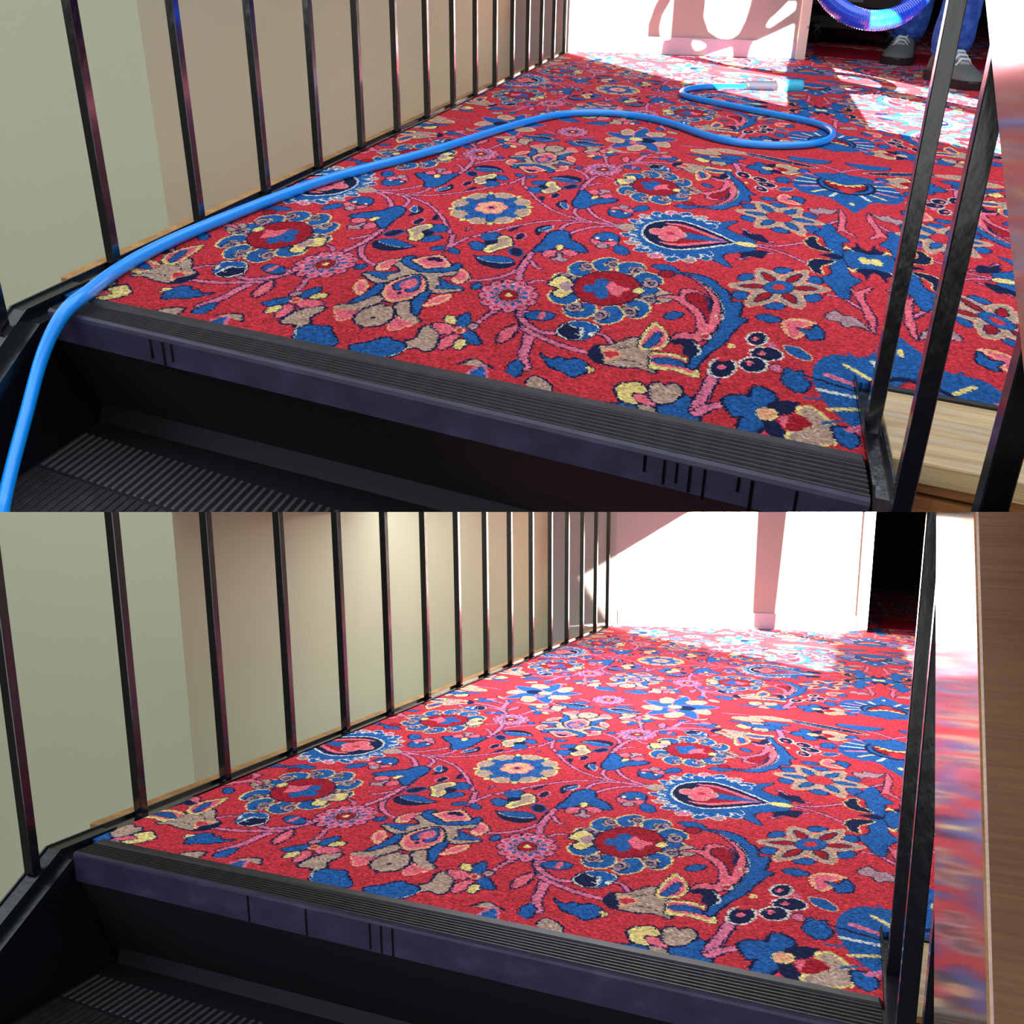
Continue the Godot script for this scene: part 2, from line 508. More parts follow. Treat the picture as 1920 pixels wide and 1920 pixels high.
func navy_palmette():
	for s in [-1, 1]:
		P("B", [400, s * 150, 470, s * 110, 540, s * 160, 520, s * 90, 585, s * 30, 540, 0, 420, 0], "N", 3)
	for k in 15:
		var a := PI * (0.28 + 1.44 * k / 14.0)
		var c := Vector2(418, 0) + Vector2(cos(a) * 82.0, sin(a) * 132.0)
		E("B", c.x, c.y, 25, 30, a, "W", 3)
		var o := Vector2(418, 0) + Vector2(cos(a) * 106.0, sin(a) * 160.0)
		E(["B", "G", "B", "K"][k % 4], o.x, o.y, 17, 11, a + 0.5, "W", 3)
		E("W", c.x + cos(a + 0.1) * 14, c.y + sin(a + 0.1) * 14, 8, 4, a)
	E("B", 420, 0, 88, 130)
	P("W", [340, 0, 356, 66, 410, 104, 470, 76, 545, 4, 545, -4, 470, -76, 410, -104, 356, -66])
	P("N", [344, 0, 360, 62, 412, 98, 466, 70, 540, 2, 540, -2, 466, -70, 412, -98, 360, -62])
	P("P", [384, 66, 430, 74, 520, 6, 520, -6, 430, -74, 384, -66, 440, -52, 470, 0, 440, 52])
	P("D", [396, 52, 430, 58, 500, 4, 500, -4, 430, -58, 396, -52])
	P("B", [420, 24, 520, 3, 520, -3, 420, -24])
	for d in [[0, 0, 20], [-24, 0, 17], [4, 30, 18], [4, -30, 18], [22, 0, 16]]: E("P", 398 + d[0], d[1], d[2], d[2] * 1.25, 0.0, "C", 3)
	E("P", 398, 0, 24, 28); E("R", 402, 0, 9, 11)
	E("Y", 566, 0, 24, 15, 0.0, "N", 2)
	E("T", 305, 0, 20, 26, 0.0, "N", 2); E("G", 288, 0, 10, 14)

func bell_cluster():
	E("N", 0.38, -0.75, 0.26, 0.32, 0.3, "W", 4); E("N", 0.62, 0.0, 0.42, 0.3, 0.2, "W", 4); E("N", 0.26, 0.5, 0.34, 0.32, 0.5, "W", 4); E("N", -0.56, 0.62, 0.32, 0.42, 0.2, "W", 4)
	for d in [[0.32, -0.75], [0.5, -0.02], [0.15, 0.42], [-0.58, 0.6]]: E("P", d[0], d[1], 0.1, 0.12, 0.3)
	P("R", [-0.3, -0.62, 0.0, -0.65, 0.05, -0.3, 0.2, -0.05, -0.1, 0.0, -0.2, -0.3])
	P("R", [-0.66, 0.2, -0.3, 0.08, 0.0, 0.05, -0.2, 0.26, -0.6, 0.35])
	E("Y", -0.36, -0.38, 0.1, 0.12); E("K", 0.8, -0.45, 0.12, 0.16); E("K", 0.86, 0.65, 0.14, 0.18, 0.0, "N", 2)

func cross_flower():
	P("B", [-1.0, -0.1, -0.5, -0.5, 0.5, -0.5, 1.0, 0.0, 0.5, 0.5, -0.5, 0.5], "N", 3)
	for s in [-1, 1]:
		P("N", [-0.36, s * 0.5, -0.5, s * 0.62, -0.16, s * 0.74, 0.0, s * 1.05, 0.16, s * 0.74, 0.5, s * 0.62, 0.36, s * 0.5])
		P("Y", [-0.84, s * 0.4, -0.6, s * 0.52, -0.36, s * 0.44, -0.56, s * 0.66]); P("Y", [0.84, s * 0.4, 0.6, s * 0.52, 0.36, s * 0.44, 0.56, s * 0.66])
	E("Y", 0, 0, 0.36, 0.26)

func ribbon_star():
	E("R", 0, 0, 1.25, 1.1)
	for k in 5:
		var a := TAU * k / 5.0 + 0.3
		var t := pen
		pen = t * Transform2D(a, Vector2.ZERO)
		P("C", [0.5, -0.3, 0.9, -0.2, 1.0, 0.1, 0.7, 0.2, 0.45, 0.05], "N", 3); P("T", [0.56, -0.24, 0.86, -0.14, 0.9, 0.06, 0.64, 0.1])
		pen = t * Transform2D(a + 0.6, Vector2.ZERO)
		P("B", [0.08, -0.14, 0.6, -0.22, 1.1, 0.0, 0.6, 0.2, 0.08, 0.14], "K", 5)
		pen = t
	E("N", 0.22, 0.02, 0.26, 0.2); E("Y", -0.1, 0.0, 0.2, 0.16, 0.0, "N", 2); E("P", -0.12, 0.3, 0.1, 0.16)

func shell():                        # its tip towards the top, drawn round its own centre
	P("B", [0, -340, 34, -250, 70, -190, 130, -170, 160, -80, 150, 20, 110, 110, 60, 160, 0, 170, -60, 160, -110, 110, -150, 20, -160, -80, -130, -170, -70, -190, -34, -250], "", 0)
	for k in 25:
		var a := -PI * 0.5 + (k - 12) * 0.19
		var d := Vector2.from_angle(a)
		var r0 := Vector2(d.x * 84, d.y * 110)
		var r1 := Vector2(d.x * (176 if k % 2 else 150), d.y * (236 if k % 2 else 190))
		if absf(k - 12) < 2: continue
		L(["K", "B", "Y", "B", "W", "N"][k % 6], 6 if k % 2 else 10, [r0.x, r0.y, r1.x, r1.y])
	P("B", [0, -350, 20, -300, 44, -230, 0, -150, -44, -230, -20, -300])
	E("Y", 0, -242, 9, 22)
	E("N", 0, 0, 90, 128); E("B", 0, 6, 80, 116); E("N", 0, 14, 70, 104); E("D", 0, 20, 62, 92)
	P("R", [0, -110, 26, -60, 0, -20, -26, -60], "D", 3)
	for k in 9:
		var d := Vector2.from_angle(PI * 0.5 + (k - 4) * 0.38)
		E("Y", d.x * 50, 66 - d.y * 66, 9, 18, d.angle() * -1.0 + PI * 0.5)
	E("D", 0, 64, 36, 50)
	P("B", [-60, 60, -30, 30, 0, 10, 30, 30, 60, 60, 90, 110, 40, 130, 0, 190, -40, 130, -90, 110], "N", 3)

func quarter(far: bool):
	ci = Image.create(QW, QH, false, Image.FORMAT_RGB8)
	ci.fill(YARN.R)
	pen = Transform2D.IDENTITY
	near_vines(); near_axis(); near_middle(); near_right()
	pen = Transform2D(Vector2(0.9, 0), Vector2(0, 0.86), Vector2(834, 700))
	shell()
	pen = Transform2D.IDENTITY
	if far:
		P("N", [36, 850, 80, 822, 130, 838, 160, 880, 110, 868, 60, 880], "W", 3); P("B", [50, 848, 90, 832, 130, 850, 90, 858])
		P("B", [100, 960, 150, 940, 190, 905, 170, 965, 120, 985], "N", 4); P("B", [40, 905, 70, 890, 100, 905, 70, 925], "N", 4)
		P("T", [150, 800, 200, 780, 230, 810, 200, 840, 165, 835], "C", 3); P("P", [196, 800, 240, 790, 250, 820, 215, 826], "N", 3)
		P("B", [430, 850, 480, 820, 540, 830, 500, 862], "N", 4); P("T", [395, 930, 440, 905, 480, 930, 450, 965, 410, 960], "Y", 4)
		P("B", [480, 905, 530, 880, 560, 910, 520, 930], "N", 4); E("P", 330, 800, 16, 22, 0.2, "N", 3)
		L("K", 6, [330, 790, 300, 770, 262, 752]); L("K", 6, [0, 900, 60, 955, 110, 990], "N"); L("K", 6, [340, 985, 420, 1000, 520, 985], "N")
		# what lies between here and the next mirror line
		L("K", 8, [834, 868, 790, 930, 700, 985], "N")
		P("B", [800, 985, 750, 950, 690, 985, 700, 1030, 800, 1030], "N", 4)
		P("N", [500, 1012, 590, 950, 690, 905, 770, 890, 700, 940, 600, 985], "W", 3)
		L("W", 3, [540, 990, 620, 950, 700, 918]); L("B", 8, [560, 985, 640, 945, 690, 925])
		P("T", [440, 985, 520, 960, 560, 985, 500, 1020], "C", 4)
	return ci

func make_carpet_texture():
	var near: Image = quarter(false)
	var far: Image = quarter(true)
	far.flip_y()
	ci = Image.create(QW, QH * 2, false, Image.FORMAT_RGB8)
	ci.blit_rect(far, Rect2i(0, 0, QW, QH), Vector2i(0, 0))
	ci.blit_rect(near, Rect2i(0, 0, QW, QH), Vector2i(0, QH))
	# the pieces that are not mirrored from near to far
	pen = Transform2D(Vector2(1, 0), Vector2(0, 1.12), Vector2(14, QH + 2))
	navy_palmette()
	pen = Transform2D(Vector2(98, -6), Vector2(10, 138), Vector2(651, QH - 266))
	E("R", 0, 0, 1.0, 0.95); star6("B", "R")
	pen = Transform2D(Vector2(86, -52), Vector2(33, 131), Vector2(0, QH)); medallion()
	for y in [12.0, 12.0 + 2 * QH]:
		pen = Transform2D(Vector2(110, 0), Vector2(0, 190), Vector2(222, y)); ribbon_star()
		pen = Transform2D(Vector2(52, 0), Vector2(0, 84), Vector2(0, y)); E("R", 0, 0, 1.2, 1.2); rosette()
	pen = Transform2D.IDENTITY
	var half := ci
	var full := Image.create(QW * 2, QH * 2, false, Image.FORMAT_RGB8)
	full.blit_rect(half, Rect2i(0, 0, QW, QH * 2), Vector2i(QW, 0))
	var left: Image = half.duplicate()
	left.flip_x()
	full.blit_rect(left, Rect2i(0, 0, QW, QH * 2), Vector2i(0, 0))
	# tufts: each a few pixels, edges ragged, tones uneven
	var src := full.get_data()
	var dst := src.duplicate()
	var w := QW * 2
	var h := QH * 2
	var rng := RandomNumberGenerator.new()
	rng.seed = 5
	var jx := PackedInt32Array(); var jy := PackedInt32Array(); var jv := PackedInt32Array()
	for i in 65536:
		jx.append(rng.randi_range(-2, 2)); jy.append(rng.randi_range(-2, 2)); jv.append(int(256.0 * clampf(1.0 + rng.randfn(0.0, 0.11), 0.62, 1.4)))
	for y in h:
		var ty := y >> 2
		for x in w:
			var q := ((x + (ty & 1) * 2) >> 2) * 7919 + ty * 104729
			q = (q ^ (q >> 7)) & 65535
			var sx := clampi(x + jx[q], 0, w - 1)
			var sy := clampi(y + jy[q], 0, h - 1)
			var a := (y * w + x) * 3
			var b := (sy * w + sx) * 3
			var v := jv[q]
			dst[a] = mini(255, (src[b] * v) >> 8); dst[a + 1] = mini(255, (src[b + 1] * v) >> 8); dst[a + 2] = mini(255, (src[b + 2] * v) >> 8)
	var im := Image.create_from_data(w, h, false, Image.FORMAT_RGB8, dst)
	im.generate_mipmaps()
	return ImageTexture.create_from_image(im)

func near_vines():
	L("K",7,[166,264,162,327,163,384,146,439,121,472,92,493],"N")
	L("K",8,[166,302,167,374,178,444],"N")
	L("K",6,[174,328,193,361,202,364],"N")
	L("K",6,[199,452,210,434,225,426],"N")
	L("K",6,[26,233,76,136,135,53,194,12,238,2,300,7],"N")
	L("K",6,[297,-10,251,-14,213,2,168,-39,131,-61,86,-68],"N")
	L("K",7,[131,-61,94,-105,43,-191,19,-252,-3,-344,-7,-398],"N")
	L("K",7,[295,-9,262,-40,237,-66,210,-125],"N")
	L("K",7,[297,4,256,31,226,74,209,115],"N")
	L("K",6,[238,2,206,20,188,58,187,104],"N")
	L("K",6,[-2,176,-6,204,-28,229,-44,242],"N")
	L("K",6,[16,244,8,282,-1,327,-7,368],"N")
	L("K",7,[-65,181,-29,243,-12,301,-7,368],"N")
	L("K",10,[214,587,230,628,251,668,259,712,265,764,279,808],"N")
	L("K",9,[227,624,253,653,270,664,297,657],"N")
	L("K",9,[243,665,279,687,315,703,356,711],"N")
	L("K",6,[216,597,241,585,263,580],"N")
	L("K",6,[182,603,174,623,165,674],"N")
	L("K",6,[356,627,374,638,386,660],"N")
	P("P",[229,649,216,670,210,698,216,733,228,718,232,682],"N",4)
	L("K",6,[569,4,634,-30,677,-69,706,-102],"N")
	L("K",6,[583,5,625,9,661,31,700,74],"N")
	L("K",6,[634,-47,601,-65,571,-113],"N")
	L("K",6,[634,41,603,61,568,118],"N")
	L("K",6,[734,257,761,262,778,290,795,317],"N")
	P("N",[571,-132,594,-106,610,-110,625,-68,601,-56,577,-79])
	P("N",[571,69,600,38,625,34,612,88,589,84,572,108])

func near_axis():
	pen = Transform2D(Vector2(96.1,-47.5),Vector2(25.8,164.3),Vector2(339,409))
	wreath()
	pen = Transform2D.IDENTITY
	pen = Transform2D(Vector2(49.1,-24.1),Vector2(20.5,78.7),Vector2(180,529))
	rosette()
	pen = Transform2D.IDENTITY
	pen = Transform2D(Vector2(89.7,-44.3),Vector2(-1.2,124.6),Vector2(645,256))
	star6("D","B")
	pen = Transform2D.IDENTITY
	pen = Transform2D(Vector2(88.6,-48.8),Vector2(35.9,127.2),Vector2(-6,-2))
	pen = Transform2D.IDENTITY
	P("T",[0,493,23,468,57,437,61,469,38,500,62,539,96,541,80,561,56,578,44,573,23,521],"N",5)
	P("B",[-2,487,7,462,40,439,44,409,56,417,57,444,36,468,17,478],"N",4)
	P("B",[44,504,62,520,96,532,78,543,50,554,54,534],"N",3)
	P("C",[61,435,82,452,91,480,82,516,62,501,66,473],"N",3)
	P("P",[65,447,81,459,83,491,67,495])
	P("C",[-55,430,-36,406,-24,385,2,379,24,404,40,432,17,450,-8,470,-32,454],"N",4)
	P("P",[-43,431,-22,406,6,392,28,431,-1,452,-22,449])
	P("N",[-29,398,-14,402,-5,386,16,408,8,419,-8,406,-17,418])
	P("B",[-70,438,-59,418,-48,448,-12,479,-15,487,-47,476],"N",4)
	P("T",[-75,455,-54,479,-13,493,-26,513,-49,504,-70,480],"N",3)
	P("C",[-2,500,21,528,35,571,31,614,11,647,-17,655,-44,622,-53,578,-42,540,-24,512],"N",5)
	P("P",[-1,507,22,540,29,574,22,613,3,639,-19,645,-39,619,-46,583,-38,551,-20,523])
	P("B",[-1,507,18,548,20,584,6,591,9,565,3,531,-20,529,-26,564,-31,585,-41,565,-36,537,-19,512],"N",3)
	E("P",-7,554,32,21,1.48)
	E("N",-8,604,16,10,1.27)
	E("W",-9,601,4,4,1.51)
	P("B",[45,572,52,598,56,647,62,693,50,682,37,646,35,601],"N",4)
	P("C",[59,646,59,612,70,583,88,568,89,603,78,631],"D",3)
	P("P",[62,630,70,595,84,580,80,613])
	P("T",[18,677,17,644,31,637,50,682,73,703,70,720,42,707],"N",4)
	P("P",[25,705,42,713,67,721,74,715,61,739,43,762],"C",3)
	P("T",[-58,681,-39,648,-6,677,11,669,28,714,22,752,0,768,-13,784],"N",5)
	P("N",[-22,728,-10,712,4,726,-6,741])
	P("B",[40,224,46,194,71,185,76,230,55,241],"N",3)
	P("B",[32,281,41,261,65,277,65,312,48,309],"N",3)
	P("N",[55,249,81,231,84,259,67,276])
	P("Y",[74,214,85,191,102,208,115,250,105,276,97,288,88,316,71,313,71,273,86,249],"N",4)
	P("T",[80,219,90,201,101,217,110,249,98,267,86,301,77,294,85,262])
	E("N",116,183,26,9,1.56,"K",3)
	E("N",134,288,27,12,1.26,"B",4)
	P("N",[62,348,90,364,146,353,142,387,119,402,88,390],"N",2)
	P("B",[68,352,93,336,121,326,145,350,114,369,91,367],"N",2)
	L("W",2,[69,356,92,370,121,368,142,355],"")
	E("B",17,340,19,10,1.04,"N",3)

func near_middle():
	P("B",[-44,349,-23,334,-25,299,-16,319,-16,346,-33,359],"N",3)
	E("B",115,512,17,8,1.51,"N",3)
	P("N",[80,152,93,122,101,95,94,157])
	P("B",[165,266,168,200,170,131,186,100,204,104,218,149,245,177,266,214,254,228,223,212,207,204,197,234,181,258],"N",5)
	P("P",[184,272,193,248,209,247,210,274,198,291],"N",3)
	P("P",[219,238,233,223,251,237,244,260,228,257],"N",3)
	P("G",[212,258,220,253,228,280,240,285,230,304,208,297,217,282],"N",3)
	E("Y",209,215,18,8,1.46,"N",2)
	P("N",[135,131,135,95,159,68,156,102,151,158])
	P("B",[144,126,150,96,166,74,161,113],"W",2)
	P("P",[260,127,286,139,311,117,317,139,302,163,273,162],"N",3)
	P("B",[261,118,269,78,293,61,311,83,314,116,293,109,285,131,272,112],"N",4)
	E("W",272,115,8,4,1.53)
	E("W",301,113,8,4,1.55)
	E("G",290,165,17,12,1.75,"N",3)
	E("B",331,172,32,15,1.30,"N",3)
	P("B",[228,605,245,578,274,578,272,605,249,619],"N",3)
	P("P",[252,610,253,577,259,580,262,610])
	P("W",[293,641,303,606,322,587,353,598,357,616,348,650,327,674,302,667],"N",3)
	P("N",[295,641,304,609,322,607,334,661,322,672,306,665])
	P("B",[308,609,323,589,351,601,356,619,345,632,348,655,337,665,333,627])
	L("W",3,[308,612,317,620,332,620,333,647,322,647],"")
	P("N",[356,711,358,683,368,678,382,712,390,742,377,744,362,730])
	P("T",[368,678,387,665,410,625,425,618,425,647,447,664,452,697,463,738,439,732,415,739,386,740,383,716],"N",4)
	P("C",[372,681,389,680,407,692,395,719,381,730,386,706])
	P("R",[379,695,394,687,402,696,394,713,385,710])
	L("N",2,[399,677,421,653,447,664],"")
	L("N",2,[405,714,428,712,463,734],"")
	P("Y",[425,647,437,543,452,551,469,588,471,616,461,649,443,661],"N",2)
	P("P",[430,640,443,555,464,590,465,619,452,648])
	P("B",[436,646,448,583,457,584,455,614,445,647],"N",2)
	P("Y",[448,673,465,660,491,657,517,684,526,725,513,727,488,718,455,725],"N",2)
	P("P",[451,675,483,667,510,687,517,717,492,708,457,708])
	P("B",[452,693,472,677,493,678,509,698,486,698,461,701],"N",2)
	P("B",[289,746,306,760,320,745,329,754,343,739,363,755,364,779,349,806,337,796,315,785,301,767],"N",4)
	P("Y",[363,759,376,766,370,784],"N",2)
	P("Y",[414,808,432,788,444,782,458,807,444,824,449,850,433,854,423,841],"N",4)
	P("P",[441,825,458,820,476,842,462,852],"N",3)
	P("T",[461,787,472,770,482,777,495,763,507,792,499,825,486,837,469,831],"N",4)
	P("T",[445,863,469,849,487,868,481,891,452,891],"N",4)
	P("B",[388,875,444,856,446,880,405,884],"N",3)
	P("B",[478,848,498,829,511,798,522,804,531,842,535,867,525,884,495,878],"N",4)
	L("K",11,[545,709,544,738,532,810,529,833],"N")
	L("K",10,[530,846,545,819,568,800],"N")
	P("T",[292,855,297,826,322,842,330,872,307,871],"N",4)
	P("T",[182,848,194,818,205,809,229,827,245,847,219,875,196,877],"N",4)
	P("B",[254,815,259,783,271,795,276,825,264,854],"N",3)
	P("T",[83,795,93,772,89,730,101,720,121,749,129,791,125,811,106,807,93,813],"N",5)
	P("P",[98,711,115,698,135,708,139,731,121,740],"N",3)
	P("P",[132,777,136,747,151,735,154,762,143,799],"N",3)
	P("B",[129,681,132,648,139,640,151,671,149,697,139,697],"N",3)
	P("B",[155,723,166,709,187,737,192,753,176,756,159,736],"N",3)
	E("Y",120,680,18,10,1.10,"N",3)
	E("Y",163,766,20,9,1.44,"N",3)
	E("G",162,690,13,8,1.37,"N",3)
	E("R",147,715,10,5,1.32,"C",4)

func near_right():
	P("B",[12,842,31,819,48,793,62,796,84,804,88,837,69,863,42,859,20,860],"N",4)
	L("W",2,[40,864,69,863,88,837,93,813],"")
	P("B",[454,264,487,254,522,271,539,309,553,327,561,378,579,375,577,434,575,451,590,454,576,493,568,522,556,577,534,633,518,697,508,689,519,631,541,555,551,457,543,369,521,317,494,285],"N",4)
	P("W",[473,261,507,298,534,349,549,413,550,479,540,545,531,574,515,567,528,457,523,366,497,303])
	P("P",[471,262,505,305,531,356,543,416,545,482,538,532,527,571,503,602,473,602,487,565,510,555,507,489,492,452,463,414,443,412,428,425,449,396,469,393,474,353,500,347,520,386,528,446,531,410,523,360,501,307],"N",4)
	P("D",[482,380,501,359,517,393,526,458,527,506,517,462,502,430,486,408],"N",3)
	P("P",[508,499,527,506,528,457,536,496,533,539,516,557])
	E("R",544,465,12,4,1.59,"W",2)
	E("R",526,561,11,6,1.70,"W",2)
	P("B",[454,503,467,475,484,478,476,501,461,514],"N",3)
	P("B",[403,239,433,224,452,243,461,267,441,263,419,260],"N",3)
	E("D",435,279,21,13,1.82,"N",3)
	P("N",[473,602,493,587,512,588,522,630,510,658,498,650,492,616,478,618])
	P("W",[509,594,521,612,523,634,514,656,519,627])
	pen = Transform2D(Vector2(55.6,-25.8),Vector2(2.0,85.0),Vector2(588,608))
	bell_cluster()
	pen = Transform2D.IDENTITY
	P("C",[647,438,666,412,689,407,708,419,687,445,676,461,684,482,668,510,652,487],"D",3)
	P("P",[655,437,679,420,694,426,673,455,677,478,666,501,658,480])
	P("B",[676,456,694,457,706,426,715,478,691,499,688,476],"N",4)
	E("B",625,432,20,18,2.72,"N",3)
	P("B",[651,546,670,542,685,559,691,587,673,587,656,572],"C",3)
	P("B",[653,635,665,642,675,634,677,661,685,666,680,703,664,714,655,703,646,683],"N",3)
	P("G",[724,368,742,337,751,355,774,361,792,411,773,399,752,414,745,391,726,389],"N",3)
	P("G",[737,-397,757,-419,802,-422,762,-356],"N",3)
	P("B",[566,781,589,760,601,761,605,729,616,721,633,736,633,758,617,794,625,817,611,863,596,873,587,858,593,825,578,828],"N",5)
	P("N",[628,771,641,755,668,750,658,786,643,799,631,805])
	P("N",[617,825,631,815,644,836,652,870,648,881,631,873,621,852])
	E("C",623,804,18,12,1.81,"Y",3)
	P("T",[669,771,681,758,694,773,710,797,718,822,704,854,684,868,670,884,656,874,654,847,674,829,684,812,674,796],"Y",6)
	P("P",[639,808,655,801,657,823,646,835],"D",2)
	P("D",[656,797,670,788,682,812,666,836,648,840])
	P("B",[711,806,732,803,741,831,731,857,715,845],"N",3)
	P("B",[757,-260,778,-282,775,-202,800,-178,784,-142,784,-82,771,-25,768,-73,754,-118,745,-177],"K",4)
	P("N",[741,-203,753,-109,769,-57,754,-41,734,-90,732,-161],"W",2)
	P("C",[702,-108,722,-156,730,-114,742,-68,759,-52,727,-52,710,-69],"D",2)
	P("B",[750,33,778,3,781,55,783,112,800,139,778,190,769,258,753,254,742,208,728,161,747,123],"N",3)
	P("N",[702,88,714,43,741,30,759,36,735,71,727,97,730,132,713,126,708,100],"Y",3)
	P("N",[721,-8,749,-30,779,-14,769,16,747,11])
	pen = Transform2D(Vector2(48.2,-24.6),Vector2(-12.4,140.3),Vector2(826,-14))
	cross_flower()
	pen = Transform2D.IDENTITY
	P("P",[777,197,788,211,815,172,814,192,799,225,799,268,807,345,799,423,794,362,787,274],"N",3)




func spot(called: String, at: Vector3, to: Vector3, angle: float, energy: float, size: float):
	var l := SpotLight3D.new()
	l.name = called
	add_child(l)
	l.look_at_from_position(W(at), W(to), Vector3.UP)
	l.spot_angle = angle; l.spot_angle_attenuation = 0.0; l.spot_range = 60.0; l.spot_attenuation = 2.0
	l.light_energy = energy; l.light_size = size; l.light_color = Color(1.0, 0.96, 0.91); l.shadow_enabled = true

func area(called: String, at: Vector3, to: Vector3, size: Vector2, energy: float):
	var l := AreaLight3D.new()
	l.name = called
	add_child(l)
	l.look_at_from_position(W(at), W(to), Vector3.UP)
	l.area_size = size; l.light_energy = energy; l.light_color = Color(0.93, 0.96, 1.0); l.shadow_enabled = true

func ring3(f: Array, plane: String, c: float) -> Array:
	var o := []
	for i in range(0, f.size(), 2):
		o.append(Vector3(f[i], f[i + 1], c) if plane == "z" else Vector3(c, f[i + 1], f[i]))
	return o

# ---------------------------------------------------------------- the shell of each view
const WA := Vector3(0.012, 0, -1.715)      # left end of the pale wall
const WB := Vector3(0.545, 0, -2.006)      # its right end, at the doorway

func vwall(a: Vector3, b: Vector3, y0: float, y1: float, thick: Vector3):   # an upright slab from a to b
	hexa([a + Vector3(0, y0, 0), b + Vector3(0, y0, 0), b + thick + Vector3(0, y0, 0), a + thick + Vector3(0, y0, 0),
		a + Vector3(0, y1, 0), b + Vector3(0, y1, 0), b + thick + Vector3(0, y1, 0), a + thick + Vector3(0, y1, 0)])

func build_shell(k: int):
	var top := 1.3 if k == 0 else 0.6
	var n := Vector3(-0.479, 0, -0.878)     # into the pale wall
	vwall(Vector3(-0.15, 0, -1.725), Vector3(-0.15, 0, -0.268), -0.9, top, Vector3(-0.05, 0, 0))
	struct("wall_left", M.wall)
	vwall(Vector3(-0.2, 0, -0.268), Vector3(-2.2, 0, -0.268), -0.9, top, Vector3(0, 0, -0.05))
	struct("wall_stairwell", M.wall)
	vwall(Vector3(-0.2, 0, -1.720), WA, -0.9, top, Vector3(0, 0, -0.06))
	vwall(WA, WB, -0.9, top, n * 0.06)
	struct("wall_back", M.white)
	var bh := 0.033 if k == 0 else 0.042
	vwall(WA - n * 0.004 + Vector3(0.004, 0, -0.004), WB - n * 0.004, 0.001, bh, n * 0.0039)
	struct("baseboard_back", M.skirt)
	# door casing at the end of the pale wall
	var dir := (WB - WA).normalized()
	var c0 := WB - n * 0.007
	vwall(c0, c0 + dir * 0.026, 0.0, top, n * 0.07)
	var dc = struct("door_1", M.jamb)
	for y in [0.062 if k == 0 else 0.085, 0.21]:
		ball(c0 + dir * 0.023 + Vector3(0, y, 0) - n * 0.0006, 0.0022, 6)
		commit("screw_head", M.screw, dc, true)
	# dark room past the doorway
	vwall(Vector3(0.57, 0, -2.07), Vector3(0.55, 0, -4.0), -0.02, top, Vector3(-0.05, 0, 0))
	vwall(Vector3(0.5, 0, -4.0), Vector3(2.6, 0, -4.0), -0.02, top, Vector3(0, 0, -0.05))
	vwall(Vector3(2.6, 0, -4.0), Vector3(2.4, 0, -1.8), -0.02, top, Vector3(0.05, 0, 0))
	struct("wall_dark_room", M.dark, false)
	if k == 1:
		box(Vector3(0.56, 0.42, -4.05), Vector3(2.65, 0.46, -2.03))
		struct("unseen_ceiling_dark_room", M.dark, false)  # out of view, placed to keep sky light out of the room
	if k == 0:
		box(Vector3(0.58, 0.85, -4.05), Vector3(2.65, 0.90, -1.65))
		struct("unseen_ceiling_dark_room", M.dark)  # out of view, placed to darken the room past the doorway
		box(Vector3(-0.4, 0.42, -1.78), Vector3(-0.02, 0.46, -0.3))
		struct("added_stairwell_cover", M.plaster)  # added out of view to hold sky light off the left wall
	# floor slab under the carpet
	box(Vector3(0.009, -0.03, -2.05), Vector3(0.5598, -0.006, 0.06))
	box(Vector3(0.5735, -0.03, -4.0), Vector3(2.6, -0.006, -0.036))
	struct("floor", M.plaster)
	# oak boards along the open edges
	box(Vector3(-0.0185, -0.03, -1.70), Vector3(-0.0056, 0.0, 0.04), 0.0, 0.0008)
	struct("trim_1", M.oak_edge)
	box(Vector3(0.574, -0.010, -0.029), Vector3(1.9, 0.0, 0.0593), 0.0, 0.0006)
	var t2 = struct("trim_2", M.oak_top)
	if t2:
		box(Vector3(0.574, -0.0155, -0.029), Vector3(1.9, -0.0105, 0.0568)); commit("moulding", M.oak_face, t2)
		box(Vector3(0.574, -0.09, -0.029), Vector3(1.9, -0.0175, 0.0580)); commit("fascia_board", M.oak_face, t2)
		box(Vector3(0.574, -0.002, -0.0345), Vector3(1.9, 0.0012, -0.0292)); commit("edge_strip", M.steel, t2)
	if k == 0:
		vwall(Vector3(2.2, 0, 1.2), Vector3(2.2, 0, -1.6), -0.1, 1.1, Vector3(0.05, 0, 0))
		struct("unseen_wall_right", M.plaster)  # added out of view to block sky light from the right
	else:
		vwall(Vector3(-2.2, 0, 0.78), Vector3(-0.3, 0, 0.78), -0.9, 0.5, Vector3(0, 0, 0.04))
		struct("unseen_wall_front", M.plaster, false)  # added behind the camera, keeps front sky light off the stairwell wall
	# unseen window wall, openings shaped to throw the sun patches, behind the camera in the upper view, off to the right in the lower one
	if k == 0:
		board("unseen_wall_front", [Vector3(-0.5, 0.75, 1.6), Vector3(2.2, 0.75, 1.6), Vector3(2.2, 2.7, 1.6), Vector3(-0.5, 2.7, 1.6)],
			[ring3(A_HOLE1, "z", 1.6), ring3(A_HOLE2, "z", 1.6)], 0.02, M.plaster).set_meta("kind", "structure")
		for s in [A_STRIP1, A_STRIP2]:
			board("window_bar", ring3(s, "z", 1.61), [], 0.01, M.steel).set_meta("kind", "structure")
		var a = board("window_lettering", ring3(A_ARC, "z", 1.612), [], 0.004, M.vinyl)
		a.set_meta("kind", "structure")
		a = board("window_lettering", ring3(A_BIG, "z", 1.612), [ring3(A_CUT1, "z", 1.612), ring3(A_CUT2, "z", 1.612), ring3(A_CUT3, "z", 1.612)], 0.004, M.vinyl)
		a.set_meta("kind", "structure")
	else:
		board("unseen_wall_right", [Vector3(1.05, -0.12, -0.6), Vector3(1.05, -0.12, -2.4), Vector3(1.05, 0.62, -2.4), Vector3(1.05, 0.62, -0.6)],
			[ring3(B_LIT, "x", 1.05), ring3(B_RIGHT, "x", 1.05)], 0.01, M.plaster).set_meta("kind", "structure")
